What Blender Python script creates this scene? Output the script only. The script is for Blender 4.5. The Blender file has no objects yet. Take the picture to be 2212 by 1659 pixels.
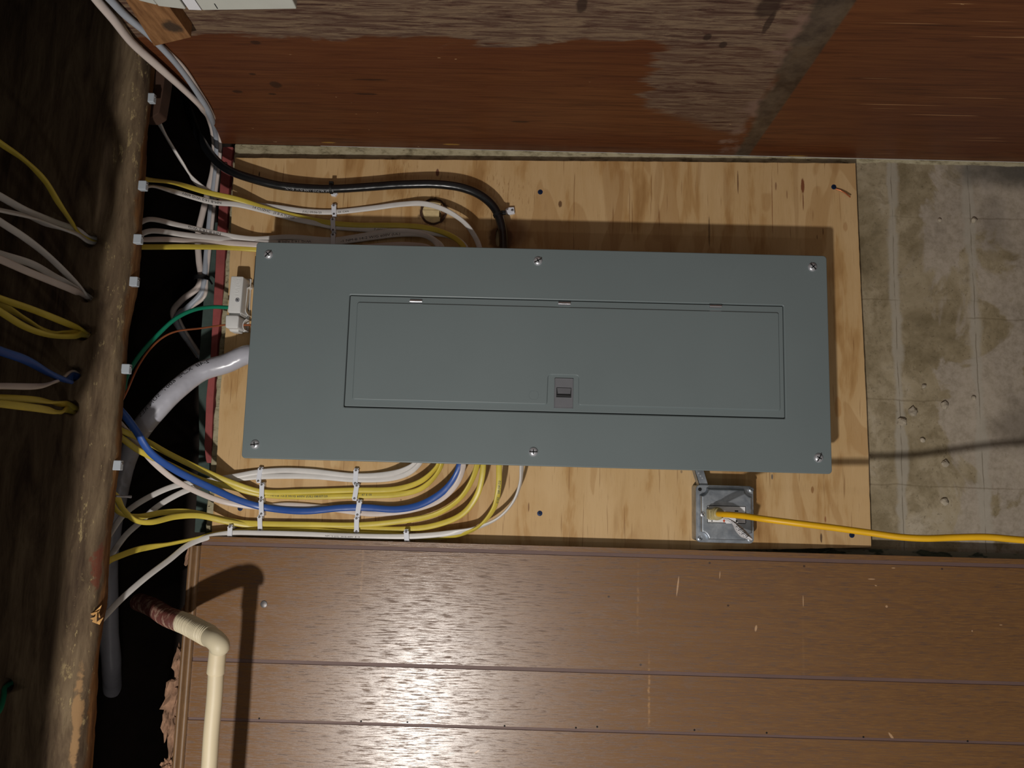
import bpy, bmesh, math, random
from mathutils import Vector, Matrix, noise
random.seed(7)
sc = bpy.context.scene
COL = sc.collection
# ------------------------------------------------------------------ camera
W, H, F = 2212.0, 1659.0, 1550.0
CAM = Vector((-0.19562426, -1.32464399, 1.53264545))
A_ = (-0.11801378, 0.00903192, 0.02600502)
def _rot(rx, ry, rz):
    return Matrix.Rotation(rz, 3, 'Z') @ Matrix.Rotation(ry, 3, 'Y') @ Matrix.Rotation(rx, 3, 'X')
RM = _rot(*A_) @ Matrix(((0, 0, -1), (-1, 0, 0), (0, 1, 0)))   # rows: image right, image down, forward
rt, dn, fw = Vector(RM[0]), Vector(RM[1]), Vector(RM[2])
cd = bpy.data.cameras.new('camera')
cd.sensor_width = 36.0
cd.lens = F / W * 36.0
cd.clip_start = 0.02
cam = bpy.data.objects.new('camera', cd)
COL.objects.link(cam)
m3 = Matrix((rt, -dn, -fw)).transposed()
cam.matrix_world = Matrix.Translation(CAM) @ m3.to_4x4()
sc.camera = cam
# ------------------------------------------------------------------ world, lamps, exposure
sc.view_settings.view_transform = 'Standard'
sc.view_settings.look = 'None'
sc.view_settings.gamma = 1.0
sc.view_settings.use_curve_mapping = False
sc.view_settings.exposure = 0.30
wd = bpy.data.worlds.new('basement_air')
sc.world = wd
wd.use_nodes = True
wd.node_tree.nodes['Background'].inputs[0].default_value = (1.0, 0.92, 0.84, 1)
wd.node_tree.nodes['Background'].inputs[1].default_value = 0.16
def lamp(name, loc, power, size, color):
    l = bpy.data.lights.new(name, 'POINT')
    l.energy = power
    l.shadow_soft_size = size
    l.color = color
    o = bpy.data.objects.new(name, l)
    o.location = loc
    COL.objects.link(o)
lamp('work_light', (-1.156, -1.637, 1.888), 64.0, 0.033, (1.0, 0.955, 0.90))
lamp('phone_light', (-0.68, -1.45, 1.50), 1.4, 0.02, (1.0, 0.97, 0.94))

# ------------------------------------------------------------------ pixel -> place on a chosen plane
def ray(u, v):
    return rt * ((u - W / 2) / F) + dn * ((v - H / 2) / F) + fw
def P(u, v, y):
    d = ray(u, v)
    return CAM + d * ((y - CAM.y) / d.y)
def PX(u, v, X):
    d = ray(u, v)
    return CAM + d * ((X - CAM.x) / d.x)
def PZ(u, v, Z):
    d = ray(u, v)
    return CAM + d * ((Z - CAM.z) / d.z)

# ------------------------------------------------------------------ object helpers
def link(o, parent=None):
    COL.objects.link(o)
    if parent is not None:
        o.parent = parent
    return o
def tag(o, label, cat, group=None, kind=None):
    if kind == 'structure':
        o['kind'] = 'structure'
        if label: o['label'] = label
        return o
    o['label'] = label
    o['category'] = cat
    if group: o['group'] = group
    if kind: o['kind'] = kind
    return o
def struct(o):
    o['kind'] = 'structure'
    return o
def empty(name, loc):
    o = bpy.data.objects.new(name, None)
    o.empty_display_size = 0.02
    o.location = loc
    return link(o)
class MB:
    def __init__(s):
        s.v = []; s.f = []; s.mi = []
    def add(s, vs, fs, mi=0):
        b = len(s.v)
        s.v += [tuple(v) for v in vs]
        for f in fs:
            s.f.append([b + i for i in f]); s.mi.append(mi)
    def box(s, lo, hi, mi=0):
        x0, y0, z0 = lo; x1, y1, z1 = hi
        s.add([(x0,y0,z0),(x1,y0,z0),(x1,y1,z0),(x0,y1,z0),(x0,y0,z1),(x1,y0,z1),(x1,y1,z1),(x0,y1,z1)],
              [(0,3,2,1),(4,5,6,7),(0,1,5,4),(1,2,6,5),(2,3,7,6),(3,0,4,7)], mi)
    def rings(s, rings, mi=0, closed=True, cap0=True, cap1=True):
        n = len(rings[0]); vs = [p for r in rings for p in r]; fs = []
        for i in range(len(rings) - 1):
            for j in range(n if closed else n - 1):
                k = (j + 1) % n
                fs.append((i*n+j, i*n+k, (i+1)*n+k, (i+1)*n+j))
        if cap0: fs.append(tuple(reversed(range(n))))
        if cap1: fs.append(tuple((len(rings)-1)*n + j for j in range(n)))
        s.add(vs, fs, mi)
    def build(s, name, mats, parent=None, smooth=True, angle=35, bevel=0, seg=2, origin=None, wn=False):
        me = bpy.data.meshes.new(name)
        o = bpy.data.objects.new(name, me)
        off = Vector((0, 0, 0))
        if origin is not None: off = Vector(origin)
        elif parent is not None: off = parent_world(parent)
        vs = [tuple(Vector(v) - off) for v in s.v]
        me.from_pydata(vs, [], s.f)
        if not isinstance(mats, (list, tuple)): mats = [mats]
        for m in mats: me.materials.append(m)
        for p, mi in zip(me.polygons, s.mi): p.material_index = mi
        bm = bmesh.new(); bm.from_mesh(me)
        bmesh.ops.recalc_face_normals(bm, faces=bm.faces)
        bm.to_mesh(me); bm.free()
        if smooth:
            me.polygons.foreach_set('use_smooth', [True] * len(me.polygons))
            me.set_sharp_from_angle(angle=math.radians(angle))
        link(o, parent)
        if origin is not None and parent is None: o.location = off
        if wn:
            w_ = o.modifiers.new('even_shading', 'WEIGHTED_NORMAL'); w_.keep_sharp = True; w_.weight = 90
        if bevel:
            b = o.modifiers.new('bevel', 'BEVEL'); b.width = bevel; b.segments = seg
            b.limit_method = 'ANGLE'; b.angle_limit = math.radians(40); b.harden_normals = False
        return o
def parent_world(p):
    v = Vector(p.location)
    while p.parent is not None:
        p = p.parent; v = v + Vector(p.location)
    return v
def boolean_cut(o, cutters):
    for c in cutters:
        m = o.modifiers.new('cut', 'BOOLEAN'); m.operation = 'DIFFERENCE'; m.object = c; m.solver = 'EXACT'
    dg = bpy.context.evaluated_depsgraph_get()
    dg.update()
    me = bpy.data.meshes.new_from_object(o.evaluated_get(dg))
    o.modifiers.clear()
    old = o.data; o.data = me; bpy.data.meshes.remove(old)
    for c in cutters:
        d = c.data; bpy.data.objects.remove(c); bpy.data.meshes.remove(d)
def cyl_mb(c, axis, r, h, n=28, mb=None, r2=None):
    mb = mb or MB(); c = Vector(c); a = Vector(axis).normalized()
    u = a.orthogonal().normalized(); w = a.cross(u)
    r2 = r if r2 is None else r2
    R = [[c + a*t + (u*math.cos(2*math.pi*i/n) + w*math.sin(2*math.pi*i/n))*q for i in range(n)] for t, q in ((-h/2, r), (h/2, r2))]
    mb.rings(R)
    return mb
def lathe(c, axis, prof, n=32, mb=None, mi=0):      # prof: list of (radius, height along axis)
    mb = mb or MB(); c = Vector(c); a = Vector(axis).normalized()
    u = a.orthogonal().normalized(); w = a.cross(u)
    R = [[c + a*h + (u*math.cos(2*math.pi*i/n) + w*math.sin(2*math.pi*i/n))*max(r, 1e-5) for i in range(n)] for r, h in prof]
    mb.rings(R, mi)
    return mb
def rrect(x0, x1, z0, z1, r, n=6):                 # rounded rectangle as (x, z)
    out = []
    for cx, cz, a0 in ((x1-r, z1-r, 0), (x0+r, z1-r, 90), (x0+r, z0+r, 180), (x1-r, z0+r, 270)):
        for i in range(n + 1):
            a = math.radians(a0 + 90*i/n)
            out.append((cx + r*math.cos(a), cz + r*math.sin(a)))
    return out
def slab(poly, y0, y1, mb=None, mi=0, chamfer=0):   # (x,z) polygon between two depths; y0 = front
    mb = mb or MB()
    R = []
    if chamfer:
        R.append([(x, y0, z) for x, z in inset(poly, chamfer)])
        R.append([(x, y0+chamfer*0.3, z) for x, z in inset(poly, chamfer*0.3)])
        R.append([(x, y0+chamfer, z) for x, z in poly])
    else:
        R.append([(x, y0, z) for x, z in poly])
    R.append([(x, y1, z) for x, z in poly])
    mb.rings(R, mi)
    return mb
def area2(poly):
    return sum(poly[i][0]*poly[(i+1)%len(poly)][1] - poly[(i+1)%len(poly)][0]*poly[i][1] for i in range(len(poly)))
def inset(poly, d):
    s = 1 if area2(poly) > 0 else -1
    n = len(poly); out = []
    for i in range(n):
        a = Vector(poly[i-1]); b = Vector(poly[i]); c = Vector(poly[(i+1) % n])
        e1 = (b - a); e2 = (c - b)
        if e1.length < 1e-9: e1 = e2
        if e2.length < 1e-9: e2 = e1
        n1 = Vector((-e1.y, e1.x)).normalized()*s; n2 = Vector((-e2.y, e2.x)).normalized()*s
        m = (n1 + n2); m = m / max(m.length, 1e-6)
        k = d / max(0.35, m.dot(n1))
        out.append((b.x + m.x*k, b.y + m.y*k))
    return out
def round_poly(pts, r, n=5):
    out = []
    N = len(pts)
    for i in range(N):
        a = Vector(pts[i-1]); b = Vector(pts[i]); c = Vector(pts[(i+1) % N])
        d1 = (a-b).normalized(); d2 = (c-b).normalized()
        rr = min(r, (a-b).length*0.45, (c-b).length*0.45)
        p0 = b + d1*rr; p1 = b + d2*rr
        for k in range(n+1):
            t = k/n
            q = p0*(1-t)**2 + b*2*t*(1-t) + p1*t*t
            out.append((q.x, q.y))
    return out

# ------------------------------------------------------------------ materials
def lin(r, g, b):
    f = lambda c: (c/255/12.92 if c/255 <= 0.04045 else ((c/255+0.055)/1.055)**2.4)
    return (f(r), f(g), f(b), 1)
class NT:
    def __init__(s, name):
        s.m = bpy.data.materials.new(name); s.m.use_nodes = True
        s.t = s.m.node_tree; s.b = s.t.nodes['Principled BSDF']
        s.co = s.n('ShaderNodeTexCoord').outputs['Object']
        s.pos = s.n('ShaderNodeNewGeometry').outputs['Position']
    def n(s, ty, **kw):
        x = s.t.nodes.new(ty)
        for k, v in kw.items(): setattr(x, k, v)
        return x
    def put(s, sock, v):
        if isinstance(v, bpy.types.NodeSocket): s.t.links.new(v, sock)
        elif isinstance(v, (tuple, list)) and len(v) == 4 and sock.type == 'VECTOR': sock.default_value = v[:3]
        else: sock.default_value = v
    def map(s, scale=(1,1,1), loc=(0,0,0), rot=(0,0,0), vec=None):
        x = s.n('ShaderNodeMapping'); s.put(x.inputs[0], vec if vec is not None else s.pos)
        x.inputs['Location'].default_value = loc; x.inputs['Rotation'].default_value = rot; x.inputs['Scale'].default_value = scale
        return x.outputs[0]
    def noise(s, scale, detail=4, rough=0.55, vec=None, dist=0):
        x = s.n('ShaderNodeTexNoise'); s.put(x.inputs['Vector'], vec if vec is not None else s.pos)
        x.inputs['Scale'].default_value = scale; x.inputs['Detail'].default_value = detail
        x.inputs['Roughness'].default_value = rough; x.inputs['Distortion'].default_value = dist
        return x.outputs['Fac']
    def ramp(s, fac, stops, interp='LINEAR'):
        x = s.n('ShaderNodeValToRGB'); s.put(x.inputs[0], fac); cr = x.color_ramp; cr.interpolation = interp
        while len(cr.elements) < len(stops): cr.elements.new(0.5)
        for e, (p, c) in zip(cr.elements, stops):
            e.position = p
            e.color = c if isinstance(c, (tuple, list)) else (c, c, c, 1)
        return x.outputs[0]
    def mix(s, fac, a, b, blend='MIX'):
        x = s.n('ShaderNodeMix', data_type='RGBA', blend_type=blend)
        s.put(x.inputs[0], fac); s.put(x.inputs[6], a); s.put(x.inputs[7], b)
        return x.outputs[2]
    def math(s, op, a, b=0.5, c=None, clamp=False):
        x = s.n('ShaderNodeMath', operation=op); x.use_clamp = clamp
        s.put(x.inputs[0], a); s.put(x.inputs[1], b)
        if c is not None: s.put(x.inputs[2], c)
        return x.outputs[0]
    def xyz(s, vec=None):
        x = s.n('ShaderNodeSeparateXYZ'); s.put(x.inputs[0], vec if vec is not None else s.pos)
        return x.outputs
    def step(s, v, lo, hi):                      # smooth 0->1 between lo and hi
        x = s.n('ShaderNodeMapRange', interpolation_type='SMOOTHSTEP'); s.put(x.inputs[0], v)
        x.inputs[1].default_value = lo; x.inputs[2].default_value = hi
        return x.outputs[0]
    def spot(s, c, r, wob=0.3, scale=60, soft=0.25, rot=(0,0,0), jag=None):   # mask of one mark with a ragged edge
        mp = s.n('ShaderNodeMapping', vector_type='TEXTURE'); s.put(mp.inputs[0], s.pos)
        mp.inputs['Location'].default_value = c; mp.inputs['Scale'].default_value = r; mp.inputs['Rotation'].default_value = rot
        ln = s.n('ShaderNodeVectorMath', operation='LENGTH'); s.t.links.new(mp.outputs[0], ln.inputs[0])
        nz = s.noise(scale, 3, 0.6, vec=jag)
        d = s.math('ADD', ln.outputs['Value'], s.math('MULTIPLY', s.math('SUBTRACT', nz, 0.5), wob*2))
        return s.step(d, 1.0, 1.0 - soft)
    def bump(s, h, strength=0.5, dist=0.001, normal=None):
        x = s.n('ShaderNodeBump'); s.put(x.inputs['Height'], h)
        x.inputs['Strength'].default_value = strength; x.inputs['Distance'].default_value = dist
        if normal is not None: s.put(x.inputs['Normal'], normal)
        return x.outputs[0]
    def out(s, color=None, rough=None, metal=None, normal=None, spec=None, coat=None):
        if color is not None: s.put(s.b.inputs['Base Color'], color)
        if rough is not None: s.put(s.b.inputs['Roughness'], rough)
        if metal is not None: s.put(s.b.inputs['Metallic'], metal)
        if normal is not None: s.put(s.b.inputs['Normal'], normal)
        if spec is not None: s.b.inputs['Specular IOR Level'].default_value = spec
        if coat is not None: s.b.inputs['Coat Weight'].default_value = coat
        return s.m
def plain(name, rgb, rough=0.5, metal=0.0, var=0.08, scale=30, bump=0.0, bscale=200, spec=0.5, coat=None):
    n = NT(name); c = lin(*rgb)
    d = tuple(x*(1-var*2.2) for x in c[:3]) + (1,)
    col = n.ramp(n.noise(scale, 4, 0.6), [(0.3, d), (0.65, c)])
    nm = n.bump(n.noise(bscale, 3, 0.6), bump, 0.0008) if bump else None
    return n.out(col, rough, metal, nm, spec, coat)

def m_pine():
    n = NT('pine_plywood')
    x, y, z = n.xyz()
    warp = n.noise(5.0, 3, 0.5, n.map((0.35, 1, 1.2)))
    band = n.noise(1.0, 5, 0.62, n.map((3.0, 1, 17.0), (4.1, 0, 2.0)), 0.35)
    blot = n.noise(1.0, 3, 0.5, n.map((7.0, 1, 11.0), (1.1, 0, 7.0)), 0.8)
    f = n.math('ADD', n.math('MULTIPLY', band, 0.7), n.math('MULTIPLY', blot, 0.3))
    col = n.ramp(f, [(0.36, lin(168,126,76)), (0.435, lin(194,154,102)), (0.47, lin(206,170,120)), (0.6, lin(214,180,132))])
    # sharp edged darker growth patches
    patch = n.noise(1.0, 2, 0.4, n.map((4.0, 1, 13.0), (9.0, 0, 3.3)), 1.2)
    col = n.mix(n.math('MULTIPLY', n.step(patch, 0.56, 0.585), 0.42), col, lin(176,132,80))
    patch2 = n.noise(1.0, 2, 0.4, n.map((3.0, 1, 20.0), (2.0, 0, 8.3)), 0.6)
    col = n.mix(n.math('MULTIPLY', n.step(patch2, 0.60, 0.64), 0.30), col, lin(158,114,66))
    # fine fibres run across the photo's height
    fib = n.noise(1.0, 4, 0.75, n.map((22.0, 1, 520.0)))
    col = n.mix(n.math('MULTIPLY', n.step(fib, 0.54, 0.72), 0.32), col, lin(135,92,48))
    fib2 = n.noise(1.0, 2, 0.5, n.map((8.0, 1, 190.0), (3, 0, 1)))
    col = n.mix(n.math('MULTIPLY', n.step(fib2, 0.64, 0.70), 0.5), col, lin(128,84,44))
    # mill of rough grain around the knots
    def c(u, v): p = P(u, v, 0); return (p.x, p.y, p.z)
    kn = n.spot(c(1100, 505), (0.040, 0.1, 0.050), 0.25, 25, 0.6)
    col = n.mix(n.math('MULTIPLY', kn, 0.75), col, lin(120,78,44))
    kn2 = n.spot(c(937, 457), (0.031, 0.1, 0.031), 0.45, 70, 0.30)
    col = n.mix(n.math('MULTIPLY', kn2, 0.92), col, lin(62,36,22))
    kn3 = n.spot(c(1082, 516), (0.032, 0.1, 0.026), 0.3, 60, 0.3)
    col = n.mix(n.math('MULTIPLY', kn3, 0.75), col, lin(92,60,38))
    for (u, v, ru, rv, rgb, a) in ((945, 373, 5, 11, (96,40,38), .85), (1210, 441, 5, 10, (92,58,34), .85), (1734, 402, 5, 22, (120,58,28), .9),
                                (1735, 435, 1.6, 24, (110,55,28), .8), (1676, 402, 2.5, 12, (110,58,38), .6), (1700, 420, 2, 12, (116,66,42), .5),
                                (1594, 395, 1.6, 34, (86,44,26), .85), (1532, 500, 2.5, 44, (60,34,18), .6), (560, 378, 2, 10, (40,26,16), .9), (1778, 500, 2, 10, (92,50,26), .6),
                                (1765, 512, 1.6, 6, (84,44,24), .6), (1360, 450, 1, 66, (120,76,40), .6), (1668, 440, 1.0, 90, (126,70,34), .8),
                                (1774, 1162, 3, 12, (60,38,34), .8), (1783, 1122, 2, 8, (130,60,34), .7), (866, 1080, 2.5, 3, (110,56,40), .6), (1142, 1095, 2, 12, (110,64,34), .7),
                                (1472, 1019, 3, 4, (112,94,76), .6), (1668, 1030, 2.5, 7, (96,96,96), .85), (1755, 1058, 4, 9, (150,104,60), .8),
                                (545, 495, 5, 12, (160,110,64), .5), (1826, 490, 6, 14, (168,118,70), .45), (1810, 880, 9, 30, (184,134,78), .6)):
        sx = ru * 0.00083; sz = rv * 0.00083
        m = n.spot(c(u, v), (sz, 0.1, sx), 0.30, 220, 0.4, jag=n.map((0.5, 1, 1.4)))
        col = n.mix(n.math('MULTIPLY', m, a), col, lin(*rgb))
    # chatter marks near the knots
    ch = n.noise(1.0, 2, 0.5, n.map((60, 1, 330), rot=(0, 0.5, 0)))
    area = n.math('MAXIMUM', n.spot(c(1010, 420), (0.06, 0.1, 0.16), 0.4, 20, 0.5), n.spot(c(870, 360), (0.03, 0.1, 0.05), 0.3, 20, 0.5))
    chm = n.math('MULTIPLY', n.step(ch, 0.57, 0.66), area)
    col = n.mix(n.math('MULTIPLY', chm, 0.45), col, lin(150,104,58))
    tiny = n.noise(1.0, 1, 0.5, n.map((150, 1, 330)))
    col = n.mix(n.step(tiny, 0.80, 0.83), col, lin(84,52,32))
    h = n.math('SUBTRACT', n.math('MULTIPLY', fib, 0.5), n.math('MULTIPLY', chm, 1.0))
    return n.out(col, 0.62, 0, n.bump(h, 0.35, 0.0009), 0.3)

def m_concrete():
    n = NT('old_painted_concrete')
    x, y, z = n.xyz()
    a = n.noise(7.0, 6, 0.62, n.map((1, 1, 1.2)), 0.4)
    col = n.ramp(a, [(0.32, lin(116,103,78)), (0.45, lin(146,132,105)), (0.56, lin(166,152,126)), (0.68, lin(182,170,150))])
    fine = n.noise(90, 5, 0.7)
    col = n.mix(n.math('MULTIPLY', n.step(fine, 0.48, 0.72), 0.30), col, lin(94,86,66))
    mid = n.noise(26, 5, 0.68, None, 0.3)
    col = n.mix(n.math('MULTIPLY', n.step(mid, 0.50, 0.64), 0.42), col, lin(112,98,70))
    col = n.mix(n.math('MULTIPLY', n.step(n.noise(150, 4, 0.7), 0.60, 0.68), 0.5), col, lin(92,80,60))
    # pale lime patches, more of them far down the wall
    b = n.noise(8.0, 5, 0.55, n.map((0.8, 1, 1), (3, 0, 5)), 0.6)
    zz = n.step(z, 0.78, 0.70)
    thr = n.math('SUBTRACT', b, n.math('MULTIPLY', n.math('SUBTRACT', 1.0, zz), 0.155))
    pm = n.step(thr, 0.44, 0.49)
    col = n.mix(n.math('MULTIPLY', pm, 0.62), col, n.ramp(fine, [(0.35, lin(156,146,134)), (0.65, lin(192,180,168))]))
    # pour lines, vertical in the photo
    wob = n.math('MULTIPLY', n.math('SUBTRACT', n.noise(9, 4, 0.6), 0.5), 0.010)
    for zc, w, amt in ((P(1940, 800, .018).z, 0.013, 0.75), (P(2112, 800, .018).z, 0.014, 0.75)):
        d = n.math('ABSOLUTE', n.math('SUBTRACT', n.math('ADD', z, wob), zc))
        br = n.step(n.math('ADD', d, n.math('MULTIPLY', n.math('SUBTRACT', a, 0.5), 0.05)), w, w*0.4)
        col = n.mix(n.math('MULTIPLY', br, amt), col, lin(172,164,150))
        col = n.mix(n.math('MULTIPLY', n.step(d, 0.0014, 0.0004), n.math('MULTIPLY', n.step(n.noise(16, 3, 0.6), 0.42, 0.56), 0.6)), col, lin(104,94,76))
    # dull seams across, form board joints
    for vv, uu0 in ((648, 1960), (688, 2060), (865, 1990), (1050, 2000), (470, 1990)):
        p = P(uu0, vv, .018)
        w2 = n.math('MULTIPLY', n.math('SUBTRACT', n.noise(14, 4, 0.6), 0.5), 0.012)
        d = n.math('ABSOLUTE', n.math('SUBTRACT', n.math('ADD', x, w2), p.x))
        lim = n.step(n.noise(6, 2, 0.5, n.map((1, 1, 1), (vv, 0, 0))), 0.45, 0.55)
        col = n.mix(n.math('MULTIPLY', n.math('MULTIPLY', n.step(d, 0.0024, 0.0004), 0.40), lim), col, lin(104,90,66))
    # soot dark stain at the far upper corner and along the right
    st = n.spot(tuple(P(2190, 370, .018)), (0.05, 0.1, 0.16), 0.5, 14, 0.8)
    col = n.mix(n.math('MULTIPLY', st, 0.75), col, lin(46,46,44))
    st = n.spot(tuple(P(2200, 930, .018)), (0.09, 0.1, 0.07), 0.6, 16, 0.8)
    col = n.mix(n.math('MULTIPLY', st, 0.5), col, lin(78,68,58))
    st = n.spot(tuple(P(2150, 480, .018)), (0.09, 0.1, 0.05), 0.7, 20, 0.9)
    col = n.mix(n.math('MULTIPLY', st, 0.4), col, lin(84,76,68))
    # cream paint in the corner and along the top lip
    ce = n.math('ADD', x, n.math('MULTIPLY', n.math('SUBTRACT', n.noise(40, 4, 0.6, n.map((1,1,.4))), 0.5), 0.012))
    cm = n.math('MULTIPLY', n.step(ce, 0.385, 0.390), n.step(z, 0.88, 0.98))
    tp = n.math('MULTIPLY', n.step(z, 2.080, 2.084), n.step(x, -0.36, -0.33))
    tn = n.math('MULTIPLY', n.step(ce, 0.4150, 0.4175), n.step(z, 0.98, 0.9))
    cm = n.math('MAXIMUM', n.math('MAXIMUM', cm, tp), tn)
    crm = n.ramp(n.noise(60, 5, 0.7, n.map((1, 1, 0.5))), [(0.33, lin(120,110,84)), (0.5, lin(188,178,146)), (0.7, lin(206,198,168))])
    col = n.mix(n.math('MULTIPLY', cm, 0.92), col, crm)
    crack = n.noise(1.0, 5, 0.7, n.map((160, 1, 22)), 1.0)
    col = n.mix(n.math('MULTIPLY', n.math('MULTIPLY', n.step(crack, 0.62, 0.66), cm), 0.8), col, lin(70,60,44))
    hole = n.noise(120, 2, 0.5)
    col = n.mix(n.math('MULTIPLY', n.math('MULTIPLY', n.step(hole, 0.70, 0.74), tp), 0.9), col, lin(60,44,30))
    # green grey paint along the bottom edge, darkened for the shade behind the wood
    gx = n.step(n.math('ADD', x, n.math('MULTIPLY', n.math('SUBTRACT', n.noise(25, 4, 0.6), 0.5), 0.012)), -0.3215, -0.3245)
    col = n.mix(n.math('MULTIPLY', gx, 0.9), col, n.ramp(n.noise(18, 3, 0.6, n.map((3,1,1))), [(0.47, lin(150,148,130)), (0.53, lin(56,72,64)), (0.62, lin(84,96,80))]))
    h = n.math('ADD', n.math('MULTIPLY', fine, 0.5), n.math('MULTIPLY', n.noise(30, 4, 0.6), 0.8))
    h = n.math('ADD', h, n.math('MULTIPLY', pm, 0.35))
    return n.out(col, 0.85, 0, n.bump(h, 0.45, 0.0016), 0.25)

def m_redply():
    n = NT('stained_red_plywood')
    x, y, z = n.xyz()
    gr = n.noise(1.0, 5, 0.62, n.map((1, 170, 7.0)), 0.9)
    big = n.noise(1.0, 3, 0.5, n.map((1, 7, 1.8), (0, 2, 0)), 0.4)
    col = n.ramp(gr, [(0.28, lin(70,38,22)), (0.5, lin(98,56,31)), (0.70, lin(110,66,37))])
    col = n.mix(n.math('MULTIPLY', n.step(big, 0.40, 0.62), 0.35), col, lin(82,42,29))
    bare = n.ramp(n.noise(1.0, 6, 0.75, n.map((1, 150, 12.0), (0, 1, 3)), 1.0),
                  [(0.34, lin(50,32,27)), (0.43, lin(86,61,50)), (0.51, lin(108,88,72)), (0.58, lin(136,114,90)), (0.68, lin(92,67,57))])
    # worn bare strip away from the corner
    w1 = n.math('ADD', y, n.math('MULTIPLY', n.math('SUBTRACT', n.noise(1.0, 5, 0.6, n.map((1, 24, 8.0)), 0.3), 0.5), 0.085))
    m1 = n.math('MULTIPLY', n.step(w1, -0.336, -0.346), n.step(z, 1.10, 1.13))
    # lower worn patch, slanting to the stain band
    pz = n.math('ADD', z, n.math('MULTIPLY', n.math('SUBTRACT', n.noise(1.0, 5, 0.6, n.map((1, 55, 7.0), (0, 7, 0))), 0.5), 0.11))
    lo = n.math('MULTIPLY', n.step(pz, 1.345, 1.325), n.step(z, 1.135, 1.15))
    dy = n.math('ADD', y, n.math('MULTIPLY', n.math('SUBTRACT', z, 1.17), 0.52))
    dy = n.math('ADD', dy, n.math('MULTIPLY', n.math('SUBTRACT', n.noise(1.0, 4, 0.6, n.map((1, 40, 10.0), (0, 4, 0))), 0.5), 0.06))
    m2 = n.math('MULTIPLY', lo, n.step(dy, -0.060, -0.095))
    m = n.math('MAXIMUM', n.math('MULTIPLY', m1, 0.92), n.math('MULTIPLY', m2, 0.8))
    col = n.mix(m, col, bare)
    # pinkish smudge beside the band
    sm = n.math('MULTIPLY', n.step(pz, 1.17, 1.15), n.step(z, 1.105, 1.12))
    col = n.mix(n.math('MULTIPLY', sm, n.step(n.noise(14, 4, 0.6), 0.45, 0.6)), col, lin(122,96,82))
    # dark level band where something stood against the sheet, sharp on its lower side
    wz = n.math('ADD', z, n.math('MULTIPLY', y, 0.02))
    wid = n.math('ADD', 1.122, n.math('MULTIPLY', y, -0.062))
    bd = n.math('MULTIPLY', n.step(wz, 1.093, 1.098), n.step(n.math('SUBTRACT', n.math('ADD', wz, n.math('MULTIPLY', n.math('SUBTRACT', n.noise(20, 4, 0.6), 0.5), 0.035)), wid), 0.006, -0.006))
    col = n.mix(n.math('MULTIPLY', bd, 0.9), col, n.ramp(n.noise(22, 4, 0.7), [(0.35, lin(52,42,34)), (0.65, lin(92,78,62))]))
    # thin pale scratches along the grain past the band
    sc1 = n.noise(1.0, 2, 0.5, n.map((1, 190, 2.6), (0, 3.2, 1.7)))
    scm = n.math('MULTIPLY', n.step(sc1, 0.675, 0.70), n.step(z, 1.07, 1.0))
    scm = n.math('MULTIPLY', scm, n.step(n.noise(3.0, 2, 0.5, n.map((1, 3, 1))), 0.42, 0.5))
    col = n.mix(n.math('MULTIPLY', scm, 0.8), col, lin(178,134,92))
    # flecks and dark knots
    fl = n.noise(1.0, 2, 0.5, n.map((1, 120, 55)))
    col = n.mix(n.math('MULTIPLY', n.step(fl, 0.775, 0.80), 0.8), col, lin(196,160,116))
    for (u, v, a_, b_) in ((513, 198, .011, .006), (588, 203, .008, .004), (800, 172, .035, .003), (790, 203, .024, .004), (1125, 263, .02, .004), (1528, 80, .007, .010),
                         (1562, 97, .007, .010), (1257, 10, .009, .022), (545, 160, .007, .004), (552, 92, .01, .006), (1660, 15, .02, .03), (1660, 50, .006, .03), (595, 183, .012, .012)):
        q = PX(u, v, .424)
        col = n.mix(n.math('MULTIPLY', n.spot(tuple(q), (0.1, b_, a_), 0.25, 90, 0.4), 0.75), col, lin(42,26,20))
    for (u, v, a_) in ((710, 308, .016), (975, 312, .020), (1320, 330, .016), (1722, 337, .024)):
        q = PX(u, v, .424)
        col = n.mix(n.math('MULTIPLY', n.spot(tuple(q), (0.1, .0035, a_), 0.3, 90, 0.4), 0.7), col, lin(176,134,58))
    h = n.math('SUBTRACT', n.math('MULTIPLY', gr, 0.5), n.math('MULTIPLY', m, 0.2))
    h = n.math('ADD', h, n.math('MULTIPLY', n.math('MULTIPLY', n.noise(1.0, 5, 0.75, n.map((1, 260, 22))), m), 0.9))
    rg = n.mix(m, (0.42, 0.42, 0.42, 1), (0.8, 0.8, 0.8, 1))
    return n.out(col, rg, 0, n.bump(h, 0.4, 0.0012), 0.3)

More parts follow.
